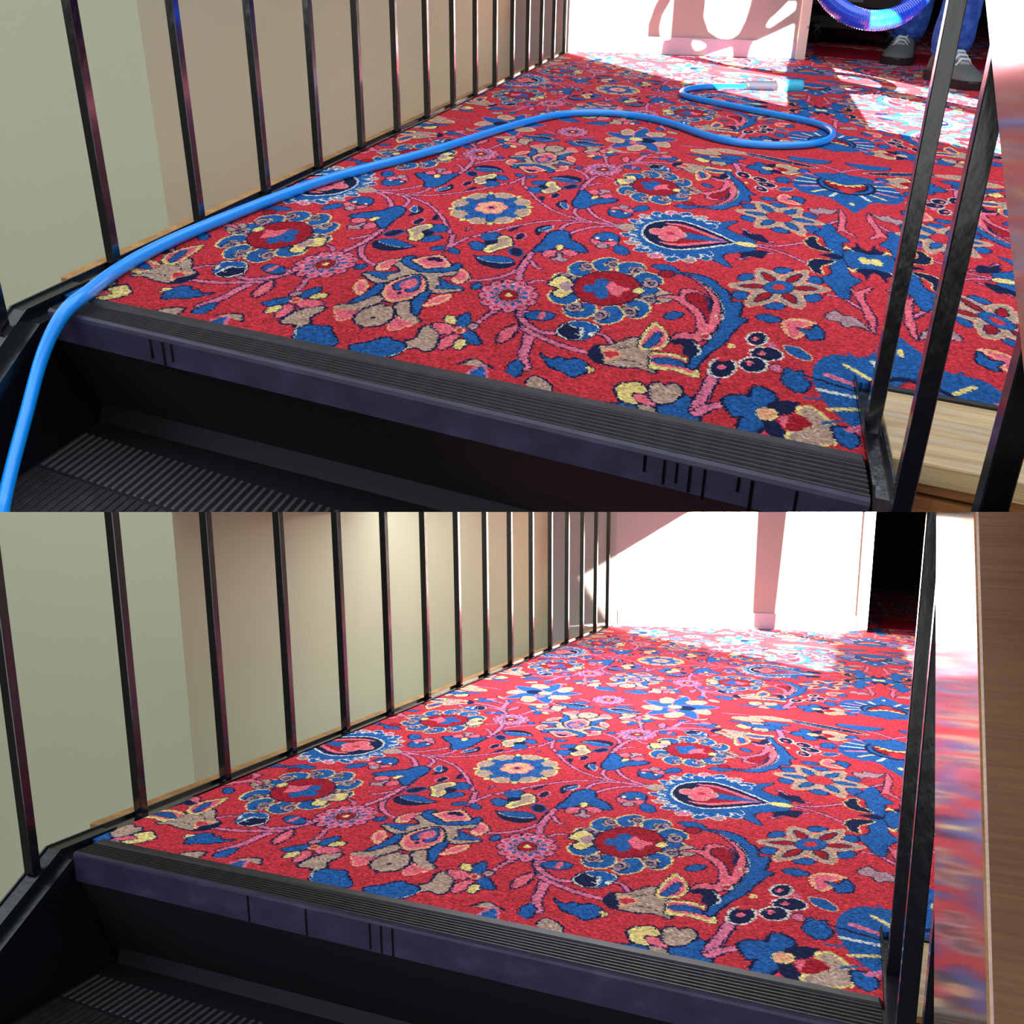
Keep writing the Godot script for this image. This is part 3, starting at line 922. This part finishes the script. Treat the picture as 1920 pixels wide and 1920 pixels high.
		for s in [B_MULLION, B_STRIP]:
			board("window_bar", ring3(s, "x", 1.055), [], 0.01, M.steel).set_meta("kind", "structure")

func ball(c: Vector3, r: float, n := 8):
	var rings := []
	for i in range(0, n + 1):
		var a := PI * i / n
		var ring := []
		for j in n:
			var b := TAU * j / n
			ring.append(c + Vector3(sin(a) * cos(b), cos(a), sin(a) * sin(b)) * r)
		rings.append(ring)
	loft(rings, false)

# ---------------------------------------------------------------- carpet
func build_carpet(k: int):
	var uv := func(x, z): return Vector2((x - 0.012646 * z - 0.230702) / 0.732399 + 0.5, (z + 0.012646 * x + 0.300945) / 0.876724 + 0.5)
	for r in [[0.0100, -2.03, 0.5598, 0.0685], [0.5598, -3.95, 2.55, -0.0350]]:
		var nx := 14
		var nz := 48
		for i in nx:
			for j in nz:
				var x0: float = lerpf(r[0], r[2], float(i) / nx); var x1: float = lerpf(r[0], r[2], float(i + 1) / nx)
				var z0: float = lerpf(r[1], r[3], float(j) / nz); var z1: float = lerpf(r[1], r[3], float(j + 1) / nz)
				var a := Vector3(x0, 0, z0); var b := Vector3(x0, 0, z1); var c := Vector3(x1, 0, z1); var d := Vector3(x1, 0, z0)
				tri(a, b, c, uv.call(x0, z0), uv.call(x0, z1), uv.call(x1, z1)); tri(a, c, d, uv.call(x0, z0), uv.call(x1, z1), uv.call(x1, z0))
		# thickness at the near edge
		var p := Vector3(r[0], 0, r[3]); var q := Vector3(r[2], 0, r[3]); var dn := Vector3(0, -0.006, 0)
		tri(p, p + dn, q + dn, uv.call(p.x, p.z), uv.call(p.x, p.z), uv.call(q.x, q.z)); tri(p, q + dn, q, uv.call(p.x, p.z), uv.call(q.x, q.z), uv.call(q.x, q.z))
	if k == 0:                  # trodden-in soil of the uncleaned carpet, thickest at the head of the stair
		M.carpet.vertex_color_use_as_albedo = true
		var n := FastNoiseLite.new(); n.seed = 77; n.frequency = 7.0
		for v in gv:
			var d := smoothstep(-0.42, 0.06, v.z + 0.05 * n.get_noise_2d(v.x, v.z)) * (0.75 + 0.35 * n.get_noise_2d(v.x * 1.7 + 3.0, v.z * 1.7))
			gc.append(Color.WHITE.lerp(Color(0.60, 0.58, 0.56), clampf(d, 0.0, 1.0)))
	var o = commit("carpet" if k == 0 else "carpet_001", M.carpet)
	box(Vector3(0.60, -0.002, -2.43), Vector3(2.5, 0.0012, -2.14))
	commit("plain_border", M.border, o)
	o.set_meta("label", "worn red floral carpet of the upper landing with the blue hose lying on it" if k == 0 else "freshly cleaned bright red floral carpet of the lower landing, nothing lying on it")
	o.set_meta("category", "carpet"); o.set_meta("group", "red floral landing carpets")

# ---------------------------------------------------------------- stair
func build_stair(k: int):
	var h: float = RH[k]
	var zf: float = [0.0935, 0.0965][k]      # front of the nosing at the left end, skewed by sk
	var sk: float = [0.031, 0.019][k]
	var fh: float = [0.0165, 0.0235][k]
	var x0 := 0.0185
	var x1 := 0.5585
	var t = thing("staircase", "black rubber-covered stair %s" % ["with the blue hose hanging over its top step, below the worn carpet" if k == 0 else "below the freshly cleaned carpet, no hose on it"][0], "stairs", Vector3(0.2, -h, 0.1), "black rubber stair flights")
	# nosing: back strip, ribs, front lip and flap
	box(Vector3(x0, -0.006, 0.0665), Vector3(x1, 0.0016, 0.0760), 0.0, 0.0012)
	commit("nosing_strip", M.rubber, t)
	var zb := 0.0760
	box(Vector3(x0, -0.006, zb - 0.001), Vector3(x1, -0.0012, zf + sk * x0 - 0.001), 0.0)
	# skewed bed between the strip and the lip
	quad(Vector3(x0, -0.0011, zb), Vector3(x0, -0.0011, zf + sk * x0), Vector3(x1, -0.0011, zf + sk * x1), Vector3(x1, -0.0011, zb))
	commit("nosing_bed", M.rubber, t)
	for i in 7:
		var u0 := (i + 0.12) / 7.0
		var u1 := (i + 0.70) / 7.0
		var ring := func(x):
			var zz: float = zf + sk * x - zb
			return [Vector3(x, -0.0012, zb + zz * u0), Vector3(x, -0.0012, zb + zz * u1), Vector3(x, 0.0006, zb + zz * (u1 - 0.02)), Vector3(x, 0.0006, zb + zz * (u0 + 0.02))]
		loft([ring.call(x0), ring.call(x1)])
		commit("rib", M.rubber, t)
	var prof := func(x):
		var z: float = zf + sk * x
		return [Vector3(x, 0.0004, z - 0.001), Vector3(x, -0.0006, z + 0.0012), Vector3(x, -0.0026, z + 0.0016), Vector3(x, -fh, z + 0.0016), Vector3(x, -fh, z - 0.0014), Vector3(x, -0.004, z - 0.0014), Vector3(x, -0.002, z - 0.002)]
	loft([prof.call(x0), prof.call(x0 + 0.16), prof.call(x0 + 0.33), prof.call(x1)])
	commit("nosing_flap", M.flap, t)
	# wet runs down the flap
	for d in ([[0.105, 3.4, 0.011], [0.115, 3.0, 0.013], [0.122, 2.6, 0.010], [0.441, 3.2, 0.008], [0.452, 3.0, 0.012], [0.459, 2.6, 0.010], [0.466, 3.4, 0.013], [0.474, 3.0, 0.015], [0.492, 3.4, 0.007], [0.499, 3.6, 0.016], [0.522, 3.0, 0.010]] if k == 0 else [[0.17, 2.4, 0.020], [0.215, 2.4, 0.020], [0.262, 2.2, 0.019], [0.270, 2.2, 0.020], [0.278, 2.4, 0.021]]):
		var zd: float = zf + sk * d[0] + 0.0015
		box(Vector3(d[0], -0.003 - d[2], zd), Vector3(d[0] + d[1] * 0.0005, -0.003, zd + 0.0006))
		commit("wet_run", M.wet, t)
	# riser leans back under the nosing
	var rz := 0.053
	var rp := func(x):
		var z: float = zf + sk * x - 0.0006
		return [Vector3(x, -fh + 0.003, z), Vector3(x, -h + 0.010, rz + 0.005 + sk * 0.4 * x), Vector3(x, -h, rz + 0.012 + sk * 0.4 * x), Vector3(x, -h - 0.003, rz + 0.008), Vector3(x, -h - 0.003, rz - 0.006), Vector3(x, -fh, rz - 0.006)]
	loft([rp.call(x0 - 0.002), rp.call(x1 + 0.002)])
	commit("riser", M.riser, t)
	# tread below with its two bands of ribs
	box(Vector3(x0 - 0.003, -h - 0.02, rz), Vector3(x1, -h, 0.36))
	commit("tread", M.riser, t)
	for i in 58:
		var x := x0 + 0.001 + i * 0.0064
		var za: float = [0.083, 0.0885][k] + [0.060, 0.025][k] * x
		var zm: float = [0.130, 0.1245][k] + 0.068 * x
		box(Vector3(x, -h - 0.001, za), Vector3(x + 0.0026, -h + 0.0011, zm), 0.0, 0.0004)
		commit("tread_rib", M.rib, t)
		box(Vector3(x, -h - 0.001, zm + 0.0035), Vector3(x + 0.0054, -h + 0.0010, 0.30), 0.0, 0.0004)
		commit("tread_pad", M.rubber, t)
	# black steel string on the left: plate, ledge and capping, level then following the slope
	var sl: float = [0.445, 0.61][k]
	var zk: float = [0.104, 0.100][k]
	var path := [Vector3(0, 0, -0.05), Vector3(0, 0, zk), Vector3(0, -sl * 0.4, zk + 0.4)]
	var shape := func(p, pts):
		var o := []
		for q in pts: o.append(p + Vector3(q[0], q[1], 0))
		return o
	var cap := [[-0.0050, -0.010], [0.0085, -0.010], [0.0085, 0.0002], [-0.0050, 0.0002]]
	loft([shape.call(Vector3(0, 0, 0.045), cap), shape.call(path[1], cap), shape.call(path[2], cap)])
	commit("string_capping", M.steel, t)
	for s in [[-0.0056, -0.0042], [0.0076, 0.0090]]:
		var lip := [[s[0], -0.001], [s[1], -0.001], [s[1], 0.0016], [s[0], 0.0016]]
		loft([shape.call(Vector3(0, 0, 0.040), lip), shape.call(path[1], lip), shape.call(path[2], lip)])
		commit("capping_lip", M.steel, t)
	var ledge := [[0.0085, -0.013], [0.0182, -0.013], [0.0182, -0.0056], [0.0085, -0.0056]]
	loft([shape.call(Vector3(0, 0, 0.095), ledge), shape.call(path[1], ledge), shape.call(path[2], ledge)])
	commit("string_ledge", M.steel, t)
	var plate := [[0.0080, -0.30], [0.0158, -0.30], [0.0158, -0.006], [0.0080, -0.006]]
	loft([shape.call(Vector3(0, 0, 0.04), plate), shape.call(path[1], plate), shape.call(path[2], plate)])
	commit("string_plate", M.steel, t)

# ---------------------------------------------------------------- railings
func build_railings(k: int):
	var tall := 0.62
	var sl: float = [0.445, 0.61][k]
	var t = thing("balustrade", "long black steel balustrade along the left edge of the %s carpet" % ["worn upper" if k == 0 else "clean lower"][0], "railing", Vector3(0, 0, -0.8), "black steel balustrades left of the carpet")
	# base channel
	box(Vector3(-0.0052, -0.008, -1.70), Vector3(0.0086, -0.0012, 0.045)); commit("base_rail", M.paint, t)
	box(Vector3(0.0075, -0.002, -1.70), Vector3(0.0089, 0.0014, -0.060)); commit("base_lip", M.paint, t)
	box(Vector3(-0.0058, -0.002, -1.70), Vector3(-0.0046, 0.0014, 0.045)); commit("base_lip", M.paint, t)
	for i in range(-3, 15):
		var z := -0.12 * i
		var y := 0.0 if z < 0.1 else -sl * (z - 0.103)
		bar(Vector3(0, y - 0.002, z), Vector3(0, tall, z), Vector3(0.0040, 0, 0), Vector3(0, 0, 0.0043), 0.12)
		commit("baluster", M.paint, t)
	if k == 0:
		box(Vector3(-0.01, tall, -1.72), Vector3(0.01, tall + 0.012, 0.06), 0.0, 0.001); commit("top_rail", M.paint, t)
	# right-hand stair railing
	t = thing("stair_railing", "black steel stair railing standing at the right of the %s stair" % ["upper" if k == 0 else "lower"][0], "railing", Vector3(0.511, 0, 0.1), "black steel railings right of the stairs")
	var x0 := 0.5600
	var x1 := 0.5732
	var zs := -0.038
	var z1 := [0.16, 0.18][k] as float
	var pr := func(p, pts):
		var o := []
		for q in pts: o.append(p + Vector3(q[0], q[1], 0))
		return o
	var ends := [Vector3(0, 0, zs), Vector3(0, 0, 0.10), Vector3(0, -sl * 0.3, 0.40)]
	for part in [["channel_web", [[x0, -0.010], [x1, -0.010], [x1, -0.0035], [x0, -0.0035]]], ["channel_flange", [[x0, -0.006], [x0 + 0.0014, -0.006], [x0 + 0.0014, 0.0022], [x0, 0.0022]]], ["channel_flange", [[x1 - 0.0014, -0.006], [x1, -0.006], [x1, 0.0008], [x1 - 0.0014, 0.0008]]]]:
		loft([pr.call(ends[0] if part[1][1][0] < x1 - 0.0001 or part[0] == "channel_web" else ends[0] + Vector3(0, 0, 0.06), part[1]), pr.call(ends[1], part[1]), pr.call(ends[2], part[1])])
		commit(part[0], M.paint, t)
	for z in [0.022, [0.141, 0.1288][k], [0.262, 0.250][k], 0.38]:
		var y: float = 0.0 if z < 0.1 else -sl * (z - 0.10)
		bar(Vector3(0.5668, y - 0.0035, z), Vector3(0.5668, y + [0.30, 0.36][k], z), Vector3(0.0042, 0, 0), Vector3(0, 0, 0.0040), 0.12)
		commit("baluster", M.paint, t)
	build_handrail(k)

func build_handrail(k: int):
	# a deep varnished wooden rail that runs down past the camera
	var a: Vector3 = [Vector3(0.553, 0.2850, -0.06), Vector3(0.553, 0.3440, 0.166)][k]     # its lower left edge, far and near
	var b: Vector3 = [Vector3(0.553, 0.0630, 0.439), Vector3(0.553, 0.0610, 0.475)][k]
	var tall: float = [0.10, 0.1065][k]
	var wide := 0.075
	var t = thing("handrail", ["varnished wooden handrail close by at the right, a bright glare on its upper side" if k == 0 else "varnished wooden handrail close by at the right, mirroring the red carpet"][0], "handrail", a, "varnished wooden handrails")
	var r := func(p):
		var c := 0.0012
		return [p + Vector3(0, c, 0), p + Vector3(0, tall - c, 0), p + Vector3(c * 0.3, tall - c * 0.3, 0), p + Vector3(c, tall, 0), p + Vector3(wide, tall, 0), p + Vector3(wide, 0, 0), p + Vector3(c, 0, 0), p + Vector3(c * 0.3, c * 0.3, 0)]
	loft([r.call(a), r.call(a.lerp(b, 0.5)), r.call(b)])
	commit("rail", M.rail, t)
	if k == 1:
		var e := Vector3(0.0008, tall + 0.0004, 0)
		quad(a + e, b + e, b + e + Vector3(wide - 0.004, 0, 0), a + e + Vector3(wide - 0.004, 0, 0))
		var o = commit("top_face", M.rail_top, t)
		o.set_meta("label", "matt worn top of the rail")

# ---------------------------------------------------------------- hose
func build_hose():
	var t = thing("hose", "bright blue water hose curling over the carpet and down the black stair", "hose", Vector3(0.28, 0.0042, -0.90))
	var p := [Vector3(0.0850, -0.0757, 0.240), Vector3(0.0590, -0.0757, 0.208), Vector3(0.0455, -0.0745, 0.1914), Vector3(0.0420, -0.0703, 0.184), Vector3(0.0360, -0.0538, 0.162), Vector3(0.0315, -0.0380, 0.1400), Vector3(0.0285, -0.0205, 0.1215), Vector3(0.0350, -0.0035, 0.1085), Vector3(0.0400, 0.0052, 0.0985), Vector3(0.0402, 0.0068, 0.0850), Vector3(0.0335, 0.0056, 0.0640)]
	for q in [[0.024, 0.038], [0.0150, -0.028], [0.0185, -0.099], [0.027, -0.195], [0.038, -0.289], [0.061, -0.378], [0.092, -0.470], [0.119, -0.607], [0.143, -0.716], [0.174, -0.820], [0.214, -0.876], [0.279, -0.902], [0.351, -0.866], [0.397, -0.802], [0.437, -0.769], [0.488, -0.767], [0.539, -0.801], [0.569, -0.840], [0.587, -0.893], [0.590, -0.950], [0.574, -1.002], [0.526, -1.036], [0.456, -1.073], [0.390, -1.114], [0.346, -1.143], [0.331, -1.182], [0.337, -1.237], [0.368, -1.291], [0.417, -1.328], [0.445, -1.349]]:
		p.append(Vector3(q[0], 0.0046, q[1]))
	var l := smooth_line(p, 6)
	for pass_ in 5:               # a stiff hose bends evenly
		var o := l.duplicate()
		for i in range(2, l.size() - 2): o[i] = (l[i - 2] + l[i - 1] + l[i] + l[i + 1] + l[i + 2]) / 5.0
		l = o
	tube(l, 0.0043, 12)
	commit("tube", M.hose, t, true)
	var a := Vector3(0.443, 0.0066, -1.347)
	var d := Vector3(0.108, 0, -0.058)
	tube([a, a + d * 0.05, a + d * 0.52, a + d * 0.56], 0.0072, 12); commit("grip", M.grip, t, true)
	tube([a + d * 0.56, a + d * 0.60, a + d * 0.68], 0.0082, 12); commit("collar", M.brass, t, true)
	tube([a + d * 0.68, a + d * 0.70, a + d * 0.95, a + d * 1.0], 0.0108, 14); commit("coupling", M.cap, t, true)
	tube([a + d * 0.35 + Vector3(0, -0.003, 0.004), a + d * 0.70 + Vector3(0, -0.003, 0.004)], 0.0022, 6); commit("trigger", M.steel, t)

# ---------------------------------------------------------------- things in the dark room of the upper view
func wbox(c: Vector3, s: Vector3, b := Basis.IDENTITY, ch := 0.01):
	var r := func(y, o):
		var q := []
		for e in [[-1, -1], [-1, 1], [1, 1], [1, -1]]: q.append(c + b * Vector3(e[0] * (s.x * 0.5 - o), y, e[1] * (s.z * 0.5 - o)))
		return q
	loft([r.call(-s.y * 0.5, ch), r.call(-s.y * 0.5 + ch, 0.0), r.call(s.y * 0.5 - ch, 0.0), r.call(s.y * 0.5, ch)])

func wtube(pts: Array, r: float, n := 12):
	tube(pts, r, n)

func build_dark_room_things():
	var f := W(Vector3(0.71, 0, -2.62))
	var yaw := Basis(Vector3.UP, -0.12)
	var t = thing("cleaning_machine", "black wheeled cleaning machine standing in the dark room past the doorway", "machine", f, "", true)
	wbox(f + yaw * Vector3(0, 0.36, 0), Vector3(0.46, 0.50, 0.34), yaw, 0.03); commit("body", M.machine, t, false, true, true)
	wbox(f + yaw * Vector3(-0.06, 0.34, 0.175), Vector3(0.15, 0.18, 0.02), yaw, 0.006); var pn = commit("panel", M.panel, t, false, true, true)
	wbox(f + yaw * Vector3(-0.01, 0.165, 0.175), Vector3(0.10, 0.020, 0.012), yaw, 0.002); commit("label_plate", M.print, t, false, true, true)
	wbox(f + yaw * Vector3(0.0, 0.205, 0.175), Vector3(0.085, 0.016, 0.012), yaw, 0.002); commit("label_plate", M.panel, t, false, true, true)
	wtube([f + yaw * Vector3(-0.24, 0.16, 0.20), f + yaw * Vector3(-0.24, 0.42, 0.20)], 0.008, 8); commit("handle_bar", M.metal, t, true, true, true)
	wbox(f + yaw * Vector3(0.02, 0.08, 0.0), Vector3(0.38, 0.06, 0.30), yaw, 0.01); commit("chassis", M.machine, t, false, true, true)
	for s in [[-0.13, 0.12], [0.17, 0.12], [-0.13, -0.1], [0.17, -0.1]]:
		var c := f + yaw * Vector3(s[0], 0.045, s[1])
		wtube([c + yaw * Vector3(-0.02, 0, 0), c + yaw * Vector3(0.02, 0, 0)], 0.045, 16); var w = commit("wheel", M.machine, t, true, true, true)
		wtube([c + yaw * Vector3(-0.022, 0, 0), c + yaw * Vector3(0.022, 0, 0)], 0.014, 10); commit("hub", M.metal, w, true, true, true)
	for x in [-0.04, 0.05, 0.12]:
		wbox(f + yaw * Vector3(x, 0.095, 0.155), Vector3(0.014, 0.03, 0.01), yaw, 0.002); commit("latch", M.metal, t, false, true, true)
	# coil of ribbed hose hanging from the hand above the picture
	var cam_right := Vector3(0.973, 0.046, -0.226)
	var c := Vector3(0.878, 0.285, -1.94)
	t = thing("vacuum_hose", "shiny blue ribbed vacuum hose looped in mid air in front of the person's legs", "hose", c, "", true)
	var pts := []
	for i in 145:
		var w := TAU * i / 144.0
		pts.append(c + cam_right * cos(w) * 0.131 + Vector3(-0.166, 0.820, -0.547) * sin(w) * 0.120)
	wtube(pts, 0.0205, 14); var body = commit("tube", M.vac, t, true, true, true)
	for i in 144:
		var a: Vector3 = pts[i]
		var d: Vector3 = (pts[i + 1] - a).normalized()
		wtube([a - d * 0.0016, a + d * 0.0016], 0.0222, 14)
	commit("rib", M.vac, body, false, true, true)

# ---------------------------------------------------------------- person
func sdf_mesh(bones: Array, lo: Vector3, hi: Vector3, cell: float, k: float):    # bones: [a, b, ra, rb]
	var n := Vector3i(((hi - lo) / cell).ceil()) + Vector3i.ONE
	var val := PackedFloat32Array()
	val.resize(n.x * n.y * n.z)
	for z in n.z:
		for y in n.y:
			for x in n.x:
				var p := lo + Vector3(x, y, z) * cell
				var d := 1.0
				for b in bones:
					var ab: Vector3 = b[1] - b[0]
					var t := clampf((p - b[0]).dot(ab) / maxf(ab.length_squared(), 1e-6), 0.0, 1.0)
					var e: float = p.distance_to(b[0] + ab * t) - lerpf(b[2], b[3], t)
					var hh := clampf(0.5 + 0.5 * (d - e) / k, 0.0, 1.0)
					d = lerpf(d, e, hh) - k * hh * (1.0 - hh)
				val[(z * n.y + y) * n.x + x] = d
	var at := func(x, y, z): return val[(z * n.y + y) * n.x + x]
	var vert := {}
	for z in n.z - 1:
		for y in n.y - 1:
			for x in n.x - 1:
				var s := Vector3.ZERO
				var m := 0
				for e in [[0, 0, 0, 1, 0, 0], [0, 1, 0, 1, 1, 0], [0, 0, 1, 1, 0, 1], [0, 1, 1, 1, 1, 1], [0, 0, 0, 0, 1, 0], [1, 0, 0, 1, 1, 0], [0, 0, 1, 0, 1, 1], [1, 0, 1, 1, 1, 1], [0, 0, 0, 0, 0, 1], [1, 0, 0, 1, 0, 1], [0, 1, 0, 0, 1, 1], [1, 1, 0, 1, 1, 1]]:
					var a: float = at.call(x + e[0], y + e[1], z + e[2])
					var b: float = at.call(x + e[3], y + e[4], z + e[5])
					if (a < 0.0) != (b < 0.0):
						s += Vector3(e[0], e[1], e[2]).lerp(Vector3(e[3], e[4], e[5]), a / (a - b)); m += 1
				if m: vert[Vector3i(x, y, z)] = lo + (Vector3(x, y, z) + s / m) * cell
	for z in range(1, n.z - 1):
		for y in range(1, n.y - 1):
			for x in range(1, n.x - 1):
				var a: float = at.call(x, y, z)
				for ax in 3:
					var d := Vector3i(1 if ax == 0 else 0, 1 if ax == 1 else 0, 1 if ax == 2 else 0)
					var b: float = at.call(x + d.x, y + d.y, z + d.z)
					if (a < 0.0) == (b < 0.0): continue
					var u := Vector3i(d.z, d.x, d.y)
					var v := Vector3i(d.y, d.z, d.x)
					var q := Vector3i(x, y, z)
					var c := [vert[q], vert[q - u], vert[q - u - v], vert[q - v]]
					if a < 0.0: quad(c[0], c[1], c[2], c[3])
					else: quad(c[3], c[2], c[1], c[0])

func shoe(t: Node3D, heel: Vector3, toe: Vector3, called: String):
	var d := (toe - heel)
	var ln := d.length()
	d = d.normalized()
	var s := d.cross(Vector3.UP).normalized()
	# station, half width, height of the upper
	var prof := [[-0.02, 0.020, 0.055], [0.02, 0.034, 0.085], [0.14, 0.039, 0.098], [0.30, 0.040, 0.100], [0.44, 0.042, 0.090], [0.58, 0.046, 0.070], [0.72, 0.049, 0.056], [0.86, 0.045, 0.048], [0.96, 0.032, 0.038], [1.0, 0.015, 0.026]]
	var up := []
	var so := []
	for p in prof:
		var c: Vector3 = heel + d * ln * p[0]
		var r := []
		for i in 12:
			var a := PI * i / 11.0
			r.append(c + s * cos(a) * p[1] * 1.1 * (1.0 if i in [0, 11] else 0.98) + Vector3(0, 0.018 + pow(sin(a), 0.7) * (p[2] - 0.018), 0))
		up.append(r)
		var w: float = p[1] * 1.1 + 0.004
		so.append([c - s * w, c - s * w + Vector3(0, 0.024, 0), c + s * w + Vector3(0, 0.024, 0), c + s * w])
	loft(up); var b = commit(called, M.shoe, t, true, true, true)
	loft(so); commit("sole", M.sole, b, false, true, true)
	var tg := []
	for u in [0.24, 0.4, 0.55, 0.68]:
		var c: Vector3 = heel + d * ln * u
		var hh: float = 0.104 if u < 0.3 else (0.098 if u < 0.45 else (0.078 if u < 0.6 else 0.063))
		tg.append([c - s * 0.017 + Vector3(0, hh - 0.016, 0), c - s * 0.013 + Vector3(0, hh, 0), c + s * 0.013 + Vector3(0, hh, 0), c + s * 0.017 + Vector3(0, hh - 0.016, 0)])
	loft(tg); commit("tongue", M.shoe_mesh, b, false, true, true)
	for i in 5:
		var u := 0.30 + i * 0.085
		var c: Vector3 = heel + d * ln * u
		var hh := lerpf(0.106, 0.072, i / 4.0)
		wtube([c - s * 0.026 + Vector3(0, hh - 0.018, 0), c - s * 0.010 + Vector3(0, hh, 0) + d * 0.008, c + s * 0.010 + Vector3(0, hh, 0), c + s * 0.026 + Vector3(0, hh - 0.018, 0) + d * 0.008], 0.0035, 6)
		commit("lace", M.lace, b, true, true, true)

func build_person():
	var l := W(Vector3(0.791, 0, -2.07)) 
	var r := W(Vector3(0.9025, 0, -1.69))
	var lh := l + Vector3(0.055, 0, -0.25)
	var rh := r + Vector3(-0.06, 0, -0.27)
	var hip := (lh + rh) * 0.5 + Vector3(0.02, 0.92, -0.02)
	var t = thing("person", "person in blue jeans and grey sneakers standing in the doorway of the upper view", "person", Vector3(hip.x, l.y, hip.z), "", true)
	var la := lh + Vector3(-0.012, 0.112, 0.075)
	var ra := rh + Vector3(0.012, 0.112, 0.075)
	var lk := lh + Vector3(0.03, 0.50, 0.08)
	var rk := rh + Vector3(0.01, 0.50, 0.10)
	var bones := [[la, la + Vector3(0.004, 0.03, 0), 0.056, 0.054], [la, lk, 0.052, 0.066], [lk, hip + Vector3(-0.09, -0.04, 0), 0.080, 0.098],
		[ra, ra + Vector3(0.0, 0.03, 0), 0.056, 0.054], [ra, rk, 0.052, 0.066], [rk, hip + Vector3(0.09, -0.04, 0), 0.080, 0.098],
		[hip + Vector3(-0.07, 0.02, 0), hip + Vector3(0.07, 0.02, 0), 0.11, 0.11], [hip + Vector3(-0.06, 0.12, 0), hip + Vector3(0.06, 0.12, 0), 0.10, 0.10]]
	# folds above the hems
	for i in 3:
		for a in [la, ra]:
			var w := 0.03 + i * 0.05
			bones.append([a + Vector3(-0.035, w, 0.030), a + Vector3(0.035, w - 0.015 + 0.01 * i, 0.034), 0.016, 0.018])
	var lo := Vector3(minf(lh.x, rh.x) - 0.2, l.y + 0.03, minf(lh.z, rh.z) - 0.15)
	var hi := Vector3(maxf(lh.x, rh.x) + 0.2, l.y + 1.2, maxf(lh.z, rh.z) + 0.25)
	sdf_mesh(bones, lo, hi, 0.02, 0.03)
	commit("trousers", M.denim, t, true, true, true)
	for a in [la, ra]:
		var ring := []
		for i in 25:
			var w := TAU * i / 24.0
			ring.append(a + Vector3(cos(w) * 0.050, -0.030 + 0.005 * sin(2.0 * w), sin(w) * 0.050))
		wtube(ring, 0.0055, 6); commit("hem", M.stitch, t, true, true, true)
		# ankle filling the shoe
		wtube([a + Vector3(0, -0.07, 0), a + Vector3(0, -0.02, 0)], 0.040, 12); commit("sock", M.machine, t, true, true, true)
	shoe(t, lh, l, "shoe")
	shoe(t, rh, r + Vector3(0.01, 0, 0.02), "shoe")
